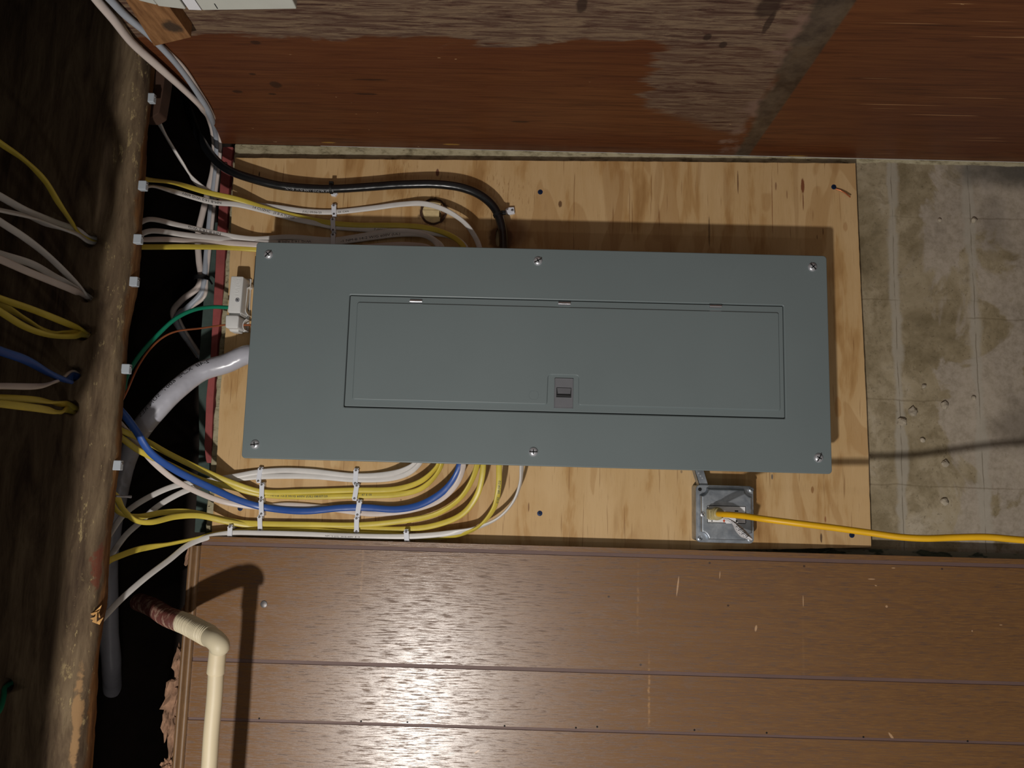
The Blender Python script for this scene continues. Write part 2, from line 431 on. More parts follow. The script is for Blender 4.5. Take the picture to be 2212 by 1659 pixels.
def m_panelling():
    n = NT('brown_wood_panelling')
    x, y, z = n.xyz()
    wx = n.math('ADD', x, n.math('MULTIPLY', n.noise(1.0, 3, 0.5, n.map((7, 1, 2.6))), 0.020))
    cb_ = n.n('ShaderNodeCombineXYZ'); n.put(cb_.inputs[0], wx); n.put(cb_.inputs[2], z)
    gr = n.noise(1.0, 5, 0.74, n.map((430, 1, 30), vec=cb_.outputs[0]), 0.3)
    gr2 = n.noise(1.0, 4, 0.6, n.map((60, 1, 4)), 1.2)
    col = n.ramp(gr, [(0.34, lin(80,52,30)), (0.47, lin(116,80,46)), (0.62, lin(134,97,58))])
    col = n.mix(n.math('MULTIPLY', n.step(gr2, 0.42, 0.62), 0.25), col, lin(136,98,58))
    # rubbed lines across the boards
    for u_, v0, a in ((782, 1235, .30), (1378, 1290, .28), (1402, 1500, .7), (826, 1480, .25), (1735, 1400, .1)):
        zc = P(u_, v0, -.027).z
        wob = n.math('MULTIPLY', n.math('SUBTRACT', n.noise(1.0, 4, 0.7, n.map((90, 1, 2))), 0.5), 0.006)
        d = n.math('ABSOLUTE', n.math('SUBTRACT', n.math('ADD', z, wob), zc))
        rng = n.math('MULTIPLY', n.step(n.math('ABSOLUTE', n.math('SUBTRACT', x, P(u_, v0, -.027).x)), 0.085, 0.02), n.step(n.noise(1.0, 3, 0.6, n.map((120, 1, 30))), 0.35, 0.6))
        col = n.mix(n.math('MULTIPLY', n.math('MULTIPLY', n.step(d, 0.0026, 0.0008), rng), a), col, lin(178,134,84))
    for (u, v, ru, rv, rt_) in ((1464, 1266, 2, 24, .12), (1633, 1357, 3, 8, .2), (1883, 1251, 9, 1.4, 0), (1892, 1265, 3, 1.4, 0.3), (1915, 1310, 3, 3, 0.4), (1930, 1227, 5, 1.2, 0),
                            (1555, 1242, 1.2, 9, .08), (1735, 1298, 1.2, 14, 0), (1925, 1590, 10, 3, 0.9), (2100, 1363, 2, 2, 0), (2162, 1350, 4, 1.2, 0), (1030, 1624, 8, 2, -0.6)):
        q = P(u, v, -.027)
        col = n.mix(n.math('MULTIPLY', n.spot(tuple(q), (rv*.00083, .1, ru*.00083), 0.2, 200, 0.4, rot=(0, rt_, 0)), 0.75), col, lin(206,168,130))
    for (u, v) in ((1533, 1216), (1737, 1223), (1384, 1436), (2035, 1229), (1315, 1289), (1573, 1308)):
        q = P(u, v, -.027)
        col = n.mix(n.math('MULTIPLY', n.spot(tuple(q), (.0022, .1, .0026), 0.2, 200, 0.4), 0.85), col, lin(50,32,26))
    h = n.math('ADD', n.math('MULTIPLY', gr, 1.0), n.math('MULTIPLY', n.noise(1.0, 3, 0.6, n.map((700, 1, 50))), 0.3))
    return n.out(col, n.ramp(gr, [(0.40, 0.62), (0.49, 0.31), (0.62, 0.25)]), 0, n.bump(h, 0.40, 0.00045), 1.0)

def m_joist():
    n = NT('dusty_old_joist_timber')
    x, y, z = n.xyz()
    a = n.noise(1.0, 6, 0.65, n.map((7, 30, 40)), 0.6)
    col = n.ramp(a, [(0.32, lin(64,50,39)), (0.5, lin(100,83,64)), (0.7, lin(126,108,84))])
    f = n.noise(1.0, 4, 0.7, n.map((40, 260, 300)))
    col = n.mix(n.math('MULTIPLY', n.step(f, 0.5, 0.68), 0.35), col, lin(70,58,42))
    # clean brown underside, and plaster crumbs along the front bottom edge
    un = n.math('MULTIPLY', n.step(n.math('ADD', y, n.math('MULTIPLY', n.math('SUBTRACT', n.noise(16, 4, 0.6), 0.5), 0.030)), -0.249, -0.240), n.step(z, 2.172, 2.160))
    col = n.mix(n.math('MULTIPLY', un, 0.85), col, n.ramp(n.noise(1.0, 5, 0.6, n.map((10, 90, 90))), [(0.35, lin(84,50,26)), (0.6, lin(134,92,52)), (0.75, lin(160,116,70))]))
    cr = n.math('ADD', n.math('MULTIPLY', n.noise(1.0, 6, 0.75, n.map((50, 140, 140)), 0.0), 0.75), n.math('MULTIPLY', n.noise(1.0, 2, 0.5, n.map((9, 30, 30))), 0.25))
    near = n.math('MULTIPLY', n.step(z, 2.185, 2.165), n.step(y, -0.236, -0.246))
    col = n.mix(n.math('MULTIPLY', n.math('MULTIPLY', n.step(cr, 0.575, 0.62), near), 0.7), col, lin(168,148,106))
    rd = n.math('MULTIPLY', n.spot((P(195, 1225, -.25).x, -0.252, 2.146), (0.035, 0.009, 0.013), 0.9, 70, 0.4), 0.7)
    col = n.mix(rd, col, lin(110,52,38))
    pf = n.math('MULTIPLY', n.spot((P(165, 1560, -.25).x, -0.262, 2.148), (0.09, 0.012, 0.009), 0.9, 60, 0.4), 0.8)
    col = n.mix(pf, col, lin(158,124,86))
    h = n.math('ADD', n.math('MULTIPLY', f, 0.6), n.math('MULTIPLY', cr, 0.8))
    return n.out(col, 0.9, 0, n.bump(h, 0.5, 0.0016), 0.2)

def m_panel():
    n = NT('grey_painted_steel')
    a = n.noise(260, 3, 0.6)
    big = n.noise(3.0, 3, 0.5)
    col = n.ramp(big, [(0.3, lin(111,122,124)), (0.7, lin(118,129,131))])
    return n.out(col, n.ramp(n.noise(9, 4, 0.6), [(0.3, 0.33), (0.7, 0.40)]), 0, n.bump(a, 0.10, 0.0004), 0.5)
def m_galv():
    n = NT('galvanised_steel')
    a = n.noise(34, 5, 0.65, None, 0.7)
    col = n.ramp(a, [(0.3, lin(138,146,156)), (0.7, lin(186,192,198))])
    return n.out(col, n.ramp(n.noise(60, 4, 0.6), [(0.3, 0.34), (0.7, 0.50)]), 0.80, n.bump(n.noise(80, 4), 0.12, 0.0006))
def jacket(name, rgb, rough=0.38, spec=0.5, wrinkle=0.16, var=0.05):
    n = NT(name); c = lin(*rgb); d = tuple(q*(1-var*2) for q in c[:3]) + (1,)
    col = n.ramp(n.noise(24, 4, 0.6), [(0.35, d), (0.65, c)])
    return n.out(col, rough, 0, n.bump(n.noise(30, 2, 0.5), wrinkle, 0.004), spec)
def m_black(): return jacket('black_cable_jacket', (20, 21, 23), 0.27, 0.7, 0.30)
def m_hose():
    n = NT('cream_corrugated_vinyl')
    x, y, z = n.xyz()
    ed = n.math('ADD', z, n.math('MULTIPLY', n.math('SUBTRACT', n.noise(60, 3), 0.5), 0.012))
    zc = P(401, 1345, -.07).z
    col = n.mix(n.step(ed, zc - 0.002, zc + 0.003), lin(214,202,172), n.ramp(n.noise(60, 4, 0.6), [(0.5, lin(104,58,50)), (0.62, lin(160,130,112))]))
    return n.out(col, 0.5, 0, None, 0.4)

M = dict(
    pine=m_pine(), concrete=m_concrete(), redply=m_redply(), panelling=m_panelling(), joist=m_joist(), grey=m_panel(), galv=m_galv(),
    groove=plain('purple_brown_groove_paint', (112, 88, 82), 0.6, 0, 0.06, 12, 0.1),
    white=jacket('white_cable_jacket', (222, 218, 214)), pinkwhite=jacket('warm_white_cable_jacket', (218, 204, 196)),
    yellow=jacket('yellow_cable_jacket', (216, 194, 78), var=.07), blue=jacket('blue_cable_jacket', (44, 84, 160), 0.34), black=m_black(),
    green=jacket('green_wire_insulation', (22, 136, 104), 0.36), greyjacket=jacket('grey_service_cable_jacket', (186, 186, 196), 0.27, 0.6, 0.75),
    greycable=jacket('pale_grey_cable_jacket', (172, 178, 188), 0.42),
    cord=jacket('yellow_cord_jacket', (240, 184, 16), 0.42, 0.5, 0.10),
    ink=plain('black_ink', (34, 34, 36), 0.7, 0, 0), blueink=plain('dark_blue_ink', (34, 60, 84), 0.7, 0, 0), whiteink=plain('grey_white_ink', (170, 170, 172), 0.7, 0, 0),
    nailwhite=jacket('white_staple_plastic', (232, 234, 242), 0.35, 0.5, 0.0, 0.02),
    steel=plain('zinc_screw_steel', (206, 208, 214), 0.34, 0.55, 0.05, 50), darksteel=plain('dull_nail_steel', (128, 124, 124), 0.45, 0.6, 0.12, 120),
    bright=plain('bare_bright_metal', (214, 214, 220), 0.22, 1.0, 0.05),
    bluescrew=plain('blue_coated_screw', (20, 46, 88), 0.4, 0.35, 0.1, 200), copper=plain('bare_copper', (208, 126, 84), 0.32, 0.6, 0.1, 60),
    dark=plain('black_cavity_plastic', (14, 14, 15), 0.55, 0, 0.0), slot=plain('blackened_slot', (10, 10, 10), 0.8, 0, 0.0),
    latch=plain('grey_latch_plastic', (112, 113, 118), 0.5, 0, 0.03, 60, 0.05), latchdark=plain('shadow_grey_latch_plastic', (30, 30, 32), 0.5, 0, 0.0),
    bondwhite=plain('white_moulded_plastic', (226, 226, 224), 0.42, 0, 0.02, 40), recept=plain('white_receptacle_plastic', (238, 238, 240), 0.3, 0, 0.0),
    red=plain('orange_red_button', (212, 92, 56), 0.4, 0, 0.0), plug=plain('translucent_tan_plug_rubber', (186, 172, 124), 0.35, 0, 0.04),
    cover=plain('cream_box_metal', (196, 197, 188), 0.5, 0, 0.03, 20), paper=plain('white_paper', (226, 226, 230), 0.7, 0, 0.02),
    pvc=plain('cream_rigid_pvc', (228, 212, 178), 0.5, 0, 0.03, 20), hose=m_hose(),
    pink=plain('red_pink_painted_sill', (158, 78, 76), 0.75, 0, 0.12, 25, 0.3), teal=plain('green_grey_painted_board', (72, 88, 82), 0.8, 0, 0.15, 30, 0.2),
    rawwood=plain('pale_raw_softwood', (236, 212, 160), 0.7, 0, 0.12, 60, 0.3), darkwood=plain('dark_cavity_timber', (42, 31, 24), 0.95, 0, 0.25, 12, 0.3),
    block=plain('brown_block_timber', (150, 108, 70), 0.75, 0, 0.16, 22, 0.3), blockdark=plain('dark_brown_block_edge', (70, 46, 32), 0.85, 0, 0.1),
    plaster=plain('broken_peach_plaster', (176, 136, 108), 0.9, 0, 0.28, 45, 0.6, 120), trimbrown=plain('brown_varnished_moulding', (132, 100, 68), 0.48, 0, 0.12, 30, 0.15),
    clipgrey=plain('pale_clip_plastic', (176, 184, 192), 0.4, 0, 0.02),
    floor=plain('grey_floor_concrete', (92, 88, 82), 0.9, 0, 0.15, 8, 0.3), lump=plain('pale_mortar', (188, 176, 156), 0.9, 0, 0.18, 90, 0.5), splint=plain('fresh_split_wood', (206, 156, 92), 0.8, 0, 0.2, 120, 0.5),
)

def m_block():
    n = NT('brown_block_timber_grain')
    g = n.noise(1.0, 5, 0.65, n.map((60, 20, 120)))
    col = n.ramp(g, [(0.3, lin(112,76,46)), (0.6, lin(150,108,70)), (0.75, lin(164,122,82))])
    q = PX(372, 58, .402)
    col = n.mix(n.math('MULTIPLY', n.spot(tuple(q), (0.1, 0.020, 0.017), 0.5, 70, 0.6), 0.85), col, lin(44,40,36))
    return n.out(col, 0.8, 0, n.bump(g, 0.3, 0.001), 0.25)
M['blockgrain'] = m_block()

# ================================================================== SETTING
# wall_back: old concrete with rough top lip
mb = MB()
X0, X1 = -1.25, 0.424
NX = 220
top = []
for i in range(NX + 1):
    xx = X0 + (X1 - X0) * i / NX
    top.append((xx, 2.1050 + 0.0022 * noise.noise(Vector((xx*30, 0, 0))) + 0.0015 * noise.noise(Vector((xx*120, 3, 0)))))
rings = []
for (dy, dz) in ((0.018, None), (0.018, -0.004), (0.024, 0.0), (0.20, 0.0)):
    rings.append([(x_, dy, 0.0 if dz is None else z_ + dz) for x_, z_ in top])
rings.append([(x_, 0.20, 0.0) for x_, z_ in top])
mb.rings(rings, closed=False, cap0=False, cap1=False)
wall_back = struct(mb.build('wall_back', M['concrete'], angle=60))
# mortar lumps stuck on the concrete
for (u, v, r) in ((1996, 834, .0045), (1971, 890, .0085), (1948, 911, .0085), (2041, 876, .007), (2104, 860, .004), (1993, 951, .005), (2042, 1001, .007), (2040, 1084, .007), (2030, 475, .004), (2104, 476, .006)):
    c = P(u, v, .016)
    bm = bmesh.new(); bmesh.ops.create_icosphere(bm, subdivisions=2, radius=r)
    for q in bm.verts:
        q.co *= 1 + 0.45 * noise.noise(q.co * 180 + Vector((u, v, 0)))
        q.co.y *= 0.8
    me = bpy.data.meshes.new('mortar_lump'); bm.to_mesh(me); bm.free(); me.materials.append(M['lump'])
    o = bpy.data.objects.new('mortar_lump', me); link(o, wall_back); o.location = c
# wall_right: red stained plywood sheet square to the wall, its upper edge sawn roughly
edge = [P(480, 306, .016)] + [PX(u, v, .424) for u, v in ((470, 284), (436, 226), (394, 184), (340, 132), (290, 84), (236, 4))]
edge = [(q.y, q.z) for q in edge]
poly = [(0.016, 0.0)] + edge + [(-0.75, edge[-1][1] - 0.01), (-0.75, 0.0)]
mb = MB()
mb.rings([[(0.424, a, b) for a, b in poly], [(0.442, a, b) for a, b in poly]])
wall_right = struct(mb.build('wall_right', M['redply'], smooth=False))
# floor, ceiling (sub-floor above the joists), cavity behind
mb = MB(); mb.box((-2.2, -2.3, -0.06), (0.6, 0.22, 0.0)); struct(mb.build('floor', M['floor'], smooth=False))
mb = MB(); mb.box((-2.2, -2.3, 2.387), (0.75, 0.30, 2.41)); struct(mb.build('ceiling', M['darkwood'], smooth=False))
mb = MB(); mb.box((-2.2, 0.201, 2.0), (0.75, 0.24, 2.386)); o = mb.build('trim_1', M['darkwood'], smooth=False); struct(o)
mb = MB(); mb.box((0.60, -0.75, 2.0), (0.64, 0.20, 2.386)); o = mb.build('trim_6', M['darkwood'], smooth=False); struct(o)
# pink painted sill edge on top of the wall
def poly_px(pts, y): return [(P(u, v, y).x, P(u, v, y).z) for u, v in pts]
lft = [(481, 317), (478, 360), (475, 400), (470, 480), (468, 510), (465, 580), (461, 650), (457, 720), (453, 790), (448, 830), (445, 860), (443, 920), (441, 960), (444, 990), (446, 1000)]
rgt = [(456, 1000), (457, 960), (458, 920), (461, 860), (465, 800), (471, 720), (480, 650), (484, 580), (488, 510), (490, 480), (495, 400), (498, 360), (503, 317)]
mb = MB(); slab([(a, b) for a, b in poly_px(lft + rgt, .020)], .020, .055, mb)
struct(mb.build('trim_2', M['pink'], smooth=False, bevel=0.0012))
tp_ = [(446, 480), (440, 640), (428, 800), (430, 960), (424, 1080), (420, 1150)] + [(452, 1150), (452, 1000), (448, 880), (458, 760), (462, 640), (470, 480)]
mb = MB(); slab(poly_px(tp_, .060), .060, .075, mb); struct(mb.build('trim_3', M['teal'], smooth=False, bevel=0.001))
# wall_left: grooved wood panelling standing proud on its battens
GY = -0.027
XT = -0.3292
zt, zb = 2.0890, 0.0
prof = [(XT, GY + 0.006), (XT, GY)]
gs = [(-0.3379, -0.3450), (-0.5370, -0.5437), (-0.6364, -0.6416)]
for g0, g1 in gs:
    prof += [(g0, GY), (g0 - 0.0007, GY + 0.0013), (g1 + 0.0007, GY + 0.0013), (g1, GY)]
prof += [(-0.837, GY), (-0.8382, GY+.0024), (-0.8418, GY+.0024), (-0.843, GY), (-1.25, GY), (-1.25, GY + 0.006)]
mb = MB()
ring0 = [(a, b, zb) for a, b in prof]; ring1 = [(a, b, zt) for a, b in prof]
n_ = len(prof); vs = ring0 + ring1
for j in range(n_):
    k = (j + 1) % n_
    xa, ya = prof[j]; xb, yb = prof[k]
    isg = (ya > GY + 1e-5 or yb > GY + 1e-5) and (j > 1 and k < n_ - 1 and k != 0)
    mb.add([ring0[j], ring0[k], ring1[k], ring1[j]], [(0, 1, 2, 3)], 1 if isg else 0)
for rr in (ring0, ring1):
    mb.add(rr, [tuple(range(n_))], 0)
wall_left = struct(mb.build('wall_left', [M['panelling'], M['groove']], smooth=False))
mb = MB()
for xa in (-0.40, -0.60, -0.85, -1.1):
    mb.box((xa - 0.03, GY + 0.0062, 0.02), (xa + 0.03, 0.0178, 2.08))
o = mb.build('batten', M['darkwood'], wall_left, smooth=False)
# little panel pins in the grooves
for (u, v) in ((1244, 1577), (1290, 1575), (780, 1563), (560, 1557), (880, 1565), (1090, 1573), (1656, 1588), (1865, 1597), (2090, 1606), (1500, 1582)):
    q = P(u, v - 5, GY)
    lathe((q.x, GY - .0002, q.z), (0, -1, 0), [(.0016, 0), (.0014, .0006), (.0001, .0008)], 10).build('panel_pin', M['slot'], wall_left)
q = P(570, 1305, GY)
lathe((q.x, GY, q.z), (0, -1, 0), [(.0062, 0), (.0060, .0010), (.0045, .0016), (.0001, .0017)], 24).build('nail_head', M['darksteel'], wall_left)
# moulding capping the panelling (double bead)
mb = MB()
pr = [(2.0890, 0.004), (2.0890, GY - .003)]
for k in range(9):
    a = math.pi * k / 8
    pr.append((2.0940 - 0.0048*math.cos(a), GY - .003 - 0.0042*math.sin(a)))
pr.append((2.1000, GY - .0025))
for k in range(9):
    a = math.pi * k / 8
    pr.append((2.1050 - 0.0042*math.cos(a), GY - .002 - 0.0040*math.sin(a)))
pr += [(2.1097, 0.004)]
mb.rings([[(xx, b, a) for a, b in pr] for xx in [ -0.3455 - 0.9*i/20 for i in range(21)]])
struct(mb.build('trim_4', M['trimbrown'], angle=30))

# ------------------------------------------------------------------ ceiling joists
def joist(name, ya, yb, zb_, xa, xb, rough, nseg=170, mat='joist'):
    mb = MB(); R = []
    h = 2.386
    base = []
    for z_ in [h, 2.33, 2.29, 2.25, 2.22, 2.20, 2.185, 2.17, 2.158, 2.149]: base.append((ya, z_))
    base += [(ya + .003, zb_ + .004), (ya + .010, zb_), (ya + .020, zb_ - .001), (yb - .006, zb_), (yb, zb_ + .003)]
    for z_ in [2.17, 2.22, 2.30, h]: base.append((yb, z_))
    if zb_ < 2.11: base = [(a, b if b >= h - 1e-6 else zb_ + (b - 2.137) * (h - zb_) / (h - 2.137)) for a, b in [(p, q if q > zb_ + .005 else 2.137 + (q - zb_)) for p, q in base]]
    for i in range(nseg + 1):
        xx = xa + (xb - xa) * i / nseg
        ring = []
        for (a, b) in base:
            if b > h - 1e-4: ring.append((xx, a, b)); continue
            w = max(0.12, min(1, 1 - (b - zb_) / 0.09))
            d1 = noise.noise(Vector((xx*13, a*40, b*40))) * rough * w + noise.noise(Vector((xx*70, a*150, b*150))) * rough * 0.35 * w
            d2 = noise.noise(Vector((xx*11 + 9, a*40, b*40))) * rough * w + noise.noise(Vector((xx*80 + 5, a*150, b*150))) * rough * 0.35 * w
            ring.append((xx, a + d1, b + d2))
        R.append(ring)
    mb.rings(R)
    return mb.build(name, M[mat], angle=50)
jz = 2.139
j1 = joist('ceiling_joist', -0.26, -0.22, jz, -1.25, 0.62, 0.005)
holes = [((193, 518), .0125), ((186, 636), .0125), ((177, 717), .0135), ((157, 806), .0125), ((152, 880), .0125), ((13, 1481), .011)]
cut = []
for (uv, r) in holes:
    c = P(uv[0], uv[1], -.26)
    cc = cyl_mb((c.x, -.24, c.z), (0, 1, 0), r, 0.09, 24).build('cutter', M['slot'])
    cut.append(cc)
boolean_cut(j1, cut)
tag(j1, 'rough dusty ceiling joist with cables threaded through its drilled holes', 'joist')
j2 = joist('ceiling_joist', -0.70, -0.66, 2.094, -2.1, 0.62, 0.003, 60)
tag(j2, 'second ceiling joist nearer the room, just beyond the frame edge', 'joist')
# short board nailed behind the joist near the corner
pts = [(318, 120), (350, 132), (344, 170), (345, 205), (339, 254), (325, 262), (312, 240)]
pp = [(P(u, v, -.205).x, P(u, v, -.205).z) for u, v in pts]
pp = [(a, max(b, 2.128)) for a, b in pp]
xs = sorted(a for a, b in pp)
mb = MB(); slab(round_poly([(P(322, 128, -.205).x, 2.19), (P(347, 128, -.205).x, 2.124), (P(345, 205, -.205).x, 2.127), (P(336, 252, -.205).x, 2.130), (P(316, 262, -.205).x, 2.142), (P(310, 262, -.205).x, 2.19)], .003), -.2185, -.192, mb)
o = mb.build('wood_shim', M['blockdark'], smooth=False, bevel=.001); tag(o, 'short brown wood piece behind the joist beside the red plywood', 'wood block')
# splinter on the joist edge
mb = MB(); q = P(208, 1333, -.255)
for k in range(7):
    a = q + Vector((random.uniform(-.012, .012), random.uniform(-.004, .004), random.uniform(-.006, .004)))
    b_ = a + Vector((random.uniform(.006, .02), random.uniform(-.008, 0), random.uniform(-.010, .002)))
    cc = a + Vector((.003, -.003, .005))
    mb.add([a, b_, cc, (a + cc) / 2 + Vector((0, .004, 0))], [(0, 1, 2), (0, 2, 3), (0, 3, 1), (1, 3, 2)])
mb.build('splinter', M['splint'], j1, smooth=False)
# nail sticking out of the joist underside
a = P(238, 1071, -.228); b = P(283, 1073, -.20)
mb = MB()
def tube(path, r, mb=None, n=12, cap=True, mi=0):
    mb = mb or MB(); R = []
    path = [Vector(p) for p in path]; prev = None
    for i, p in enumerate(path):
        t = (path[min(i+1, len(path)-1)] - path[max(i-1, 0)]).normalized()
        if prev is None: prev = t.orthogonal().normalized()
        prev = (prev - t*prev.dot(t)).normalized(); w = t.cross(prev)
        rr = r[i] if isinstance(r, (list, tuple)) else r
        R.append([p + (prev*math.cos(2*math.pi*k/n) + w*math.sin(2*math.pi*k/n))*rr for k in range(n)])
    mb.rings(R, mi, True, cap, cap)
    return mb
tube([a + (a-b)*.4, a, a.lerp(b, .8), b], [.0016, .0016, .0018, .0024], mb)
o = mb.build('nail', M['darksteel']); tag(o, 'rusty bent nail jutting from the underside of the ceiling joist', 'nail')

# broken plaster hanging beside the moulding
chips = [((390, 1405), (388, 1468), 9), ((380, 1470), (371, 1545), 17), ((367, 1520), (362, 1585), 9), ((381, 1545), (374, 1630), 9), ((362, 1642), (366, 1668), 10), ((402, 1310), (400, 1330), 5), ((424, 1165), (405, 1215), 6)]
for ci, (p0, p1, w) in enumerate(chips):
    bm = bmesh.new(); bmesh.ops.create_icosphere(bm, subdivisions=3, radius=1)
    a = P(p0[0], p0[1], -.012); b = P(p1[0], p1[1], -.012); ax = (b - a); L_ = ax.length/2
    for q in bm.verts:
        d = 1 + 0.6*noise.noise(q.co*2.3 + Vector((ci*7, 0, 0))) + 0.35*noise.noise(q.co*6 + Vector((ci*7, 0, 0)))
        q.co = Vector((q.co.x*L_*d*1.15, q.co.y*.010*d, q.co.z*w*.00095*d*(1 + .35*noise.noise(q.co*11))))
    me = bpy.data.meshes.new('plaster_chunk'); bm.to_mesh(me); bm.free(); me.materials.append(M['plaster'])
    o = bpy.data.objects.new('plaster_chunk', me); link(o); o.location = (a + b)/2 + Vector((0, 0, .001))
    dd = ax.normalized(); o.rotation_euler = Vector((1, 0, 0)).rotation_difference(dd).to_euler()
    lab = ['pinkish broken plaster flake beside the moulding, below the corrugated hose', 'largest peach broken plaster chunk beside the brown moulding', 'jagged grey-peach plaster chunk beyond the largest one',
           'thin plaster crumb pressed against the moulding near the groove line', 'small plaster bit by the moulding at the bottom edge of the photo', 'tiny plaster bit where the corrugated hose crosses the moulding',
           'ragged flake at the corner end of the moulding near the cables'][ci]
    tag(o, lab, 'plaster')
# ================================================================== BACKBOARD
bt = [(508, 341), (800, 344), (1120, 347), (1400, 349), (1600, 351), (1848, 353)]
br = [(1853, 480), (1860, 640), (1868, 800), (1875, 960), (1882, 1182)]
bb = [(1700, 1186), (1500, 1187), (1300, 1184), (1100, 1176), (900, 1170), (700, 1167), (456, 1164)]
bl = [(461, 1100), (468, 1000), (475, 860), (482, 780), (492, 660), (497, 540), (503, 400)]
pts = []
allp = bt + br + bb + bl
for i, p in enumerate(allp):
    q = allp[(i+1) % len(allp)]; m_ = 14
    for k in range(m_):
        t = k/m_; u = p[0]*(1-t) + q[0]*t; v = p[1]*(1-t) + q[1]*t
        jx = noise.noise(Vector((u*.05, v*.05, 0)))*1.0
        a = P(u, v, 0); pts.append((a.x + jx*.0008, a.z + jx*.0007))
mb = MB(); slab(pts, 0.0, 0.0178, mb)
board = mb.build('plywood_backboard', M['pine'], smooth=False)
c = P(937, 457, 0)
cutp = []
for (z0_, n2) in ((-.01, 0),):
    mbk = MB(); R = []
    for yy in (-.01, .03):
        R.append([(c.x + (.0225 + .002*noise.noise(Vector((math.cos(a_)*2, math.sin(a_)*2, 5))))*math.sin(a_), yy, c.z + (.0225 + .002*noise.noise(Vector((math.cos(a_)*2, math.sin(a_)*2, 5))))*math.cos(a_)) for a_ in [2*math.pi*i/36 for i in range(36)]])
    mbk.rings(R); cutp.append(mbk.build('cutter', M['slot']))
c2 = P(1076, 512, 0)
mbk = MB(); mbk.rings([[(c2.x + .019*math.sin(2*math.pi*i/24), yy, c2.z + .005*math.cos(2*math.pi*i/24)) for i in range(24)] for yy in (-.01, .03)]); cutp.append(mbk.build('cutter', M['slot']))
boolean_cut(board, cutp)
tag(board, 'large pine plywood board fixed flat to the concrete behind the grey panel', 'board')
mb = MB()
for (dx, dz, hw, dd) in ((0, .004, .019, .0112), (-.012, 0.004, .019, .0126)):
    pass
x_, z_ = c.x, c.z
for k_, (lo_, hi_, mt_) in enumerate((((x_ - .030, .0045, z_ - .012), (x_ - .009, .0177, z_ + .026), 'rawwood'), ((x_ - .0088, .0036, z_ - .010), (x_ + .004, .0177, z_ + .026), 'rawwood'),
        ((x_ + .0042, .0050, z_ - .012), (x_ + .030, .0177, z_ + .026), 'rawwood'), ((x_ - .03, .0150, z_ - .032), (x_ + .03, .0176, z_ - .0122), 'block'), ((c2.x - .03, .011, c2.z - .002), (c2.x + .03, .0176, c2.z + .012), 'rawwood'))):
    mb = MB(); mb.box(lo_, hi_); o = mb.build('backing_wood', M[mt_], board, smooth=False)
# dark rim of the hole
mb = MB(); R = []
for k, (rr, yy) in enumerate(((.0224, -.0001), (.0245, -.0007), (.0262, -.0001))):
    R.append([(c.x + (rr + .0018*noise.noise(Vector((math.cos(a_)*3, math.sin(a_)*3, k*.1))))*math.sin(a_), yy, c.z + (rr + .0018*noise.noise(Vector((math.cos(a_)*3, math.sin(a_)*3, k*.1))))*math.cos(a_)) for a_ in [2*math.pi*i/48 for i in range(48)]])
mb.rings(R, 0, True, False, False); mb.build('hole_rim', M['blockdark'], board)
def screw_head(c, r, mat, parent, name='screw', slot=True, ang=0.5, dome=0.35, axis=(0, -1, 0)):
    c = Vector(c)
    mb = lathe(c, axis, [(r, 0), (r*.98, r*.12), (r*.80, r*dome*.72), (r*.45, r*dome*.98), (.0001, r*dome*1.02)], 24)
    o = mb.build(name, mat, parent)
    if slot:
        y0 = c.y - r*dome*1.12; y1 = c.y - r*dome*.45
        for da in (0, math.pi/2):
            ca, sa = math.cos(ang + da), math.sin(ang + da); L_ = r*(.85 if da == 0 else .5); w_ = r*.10
            m2 = MB(); m2.add([(c.x + ca*s*L_ - sa*t*w_, yy, c.z + sa*s*L_ + ca*t*w_) for yy in (y0, y1) for s, t in ((-1,-1),(1,-1),(1,1),(-1,1))],
                  [(0,1,2,3),(7,6,5,4),(0,4,5,1),(1,5,6,2),(2,6,7,3),(3,7,4,0)])
            m2.build('screw_slot', M['slot'], o, smooth=False)
    return o
for i, (u, v) in enumerate(((1167, 415), (1801, 404), (519, 1098), (1166, 1109), (1840, 1156))):
    q = P(u, v, 0)
    s_ = screw_head((q.x, -.0001, q.z), .0048, M['bluescrew'], board, 'screw', True, .4 + i, .18)
# copper wire stub caught under a screw
a = P(1805, 408, -.003)
mb = tube([a, P(1815, 411, -.004), P(1826, 417, -.006), P(1837, 426, -.009)], .0013); o = mb.build('copper_wire_stub', M['copper'])
tag(o, 'short bare copper wire offcut under the blue screw at the board corner', 'wire')
q = P(486, 356, .018)
screw_head((q.x, .0175, q.z), .0045, M['darksteel'], wall_back, 'screw', True, .2, .2)

# ================================================================== BREAKER PANEL
FY = -0.103
px0, px1, pz0, pz1 = -0.1895, 0.1895, 1.0, 2.0
panel = empty('breaker_panel', (0, 0, 1.5))
tag(panel, 'large grey steel breaker panel with a closed hinged door', 'electrical panel')
mb = MB(); slab(rrect(px0 + .008, px1 - .008, pz0 + .010, pz1 - .010, .003, 2), -.0985, -.0004, mb)
mb.build('enclosure_box', M['grey'], panel)
DX0, DX1, DZ0, DZ1 = -0.0963, 0.0966, 1.0787, 1.8292
G = .0014
mb = MB()
n6 = 6
outer = rrect(px0, px1, pz0, pz1, .0065, n6)
inner = rrect(DX0 - G, DX1 + G, DZ0 - G, DZ1 + G, .002, n6)
R = [[(a, -.0920, b) for a, b in outer], [(a, FY + .0018, b) for a, b in outer], [(a, FY + .0005, b) for a, b in inset(outer, .0006)], [(a, FY, b) for a, b in inset(outer, .0018)],
     [(a, FY, b) for a, b in inset(inner, -.0050)], [(a, FY - .0004, b) for a, b in inset(inner, -.0030)], [(a, FY - .0002, b) for a, b in inset(inner, -.0012)], [(a, FY + .0010, b) for a, b in inner], [(a, FY + .0030, b) for a, b in inner]]
mb.rings(R, 0, True, False, False)
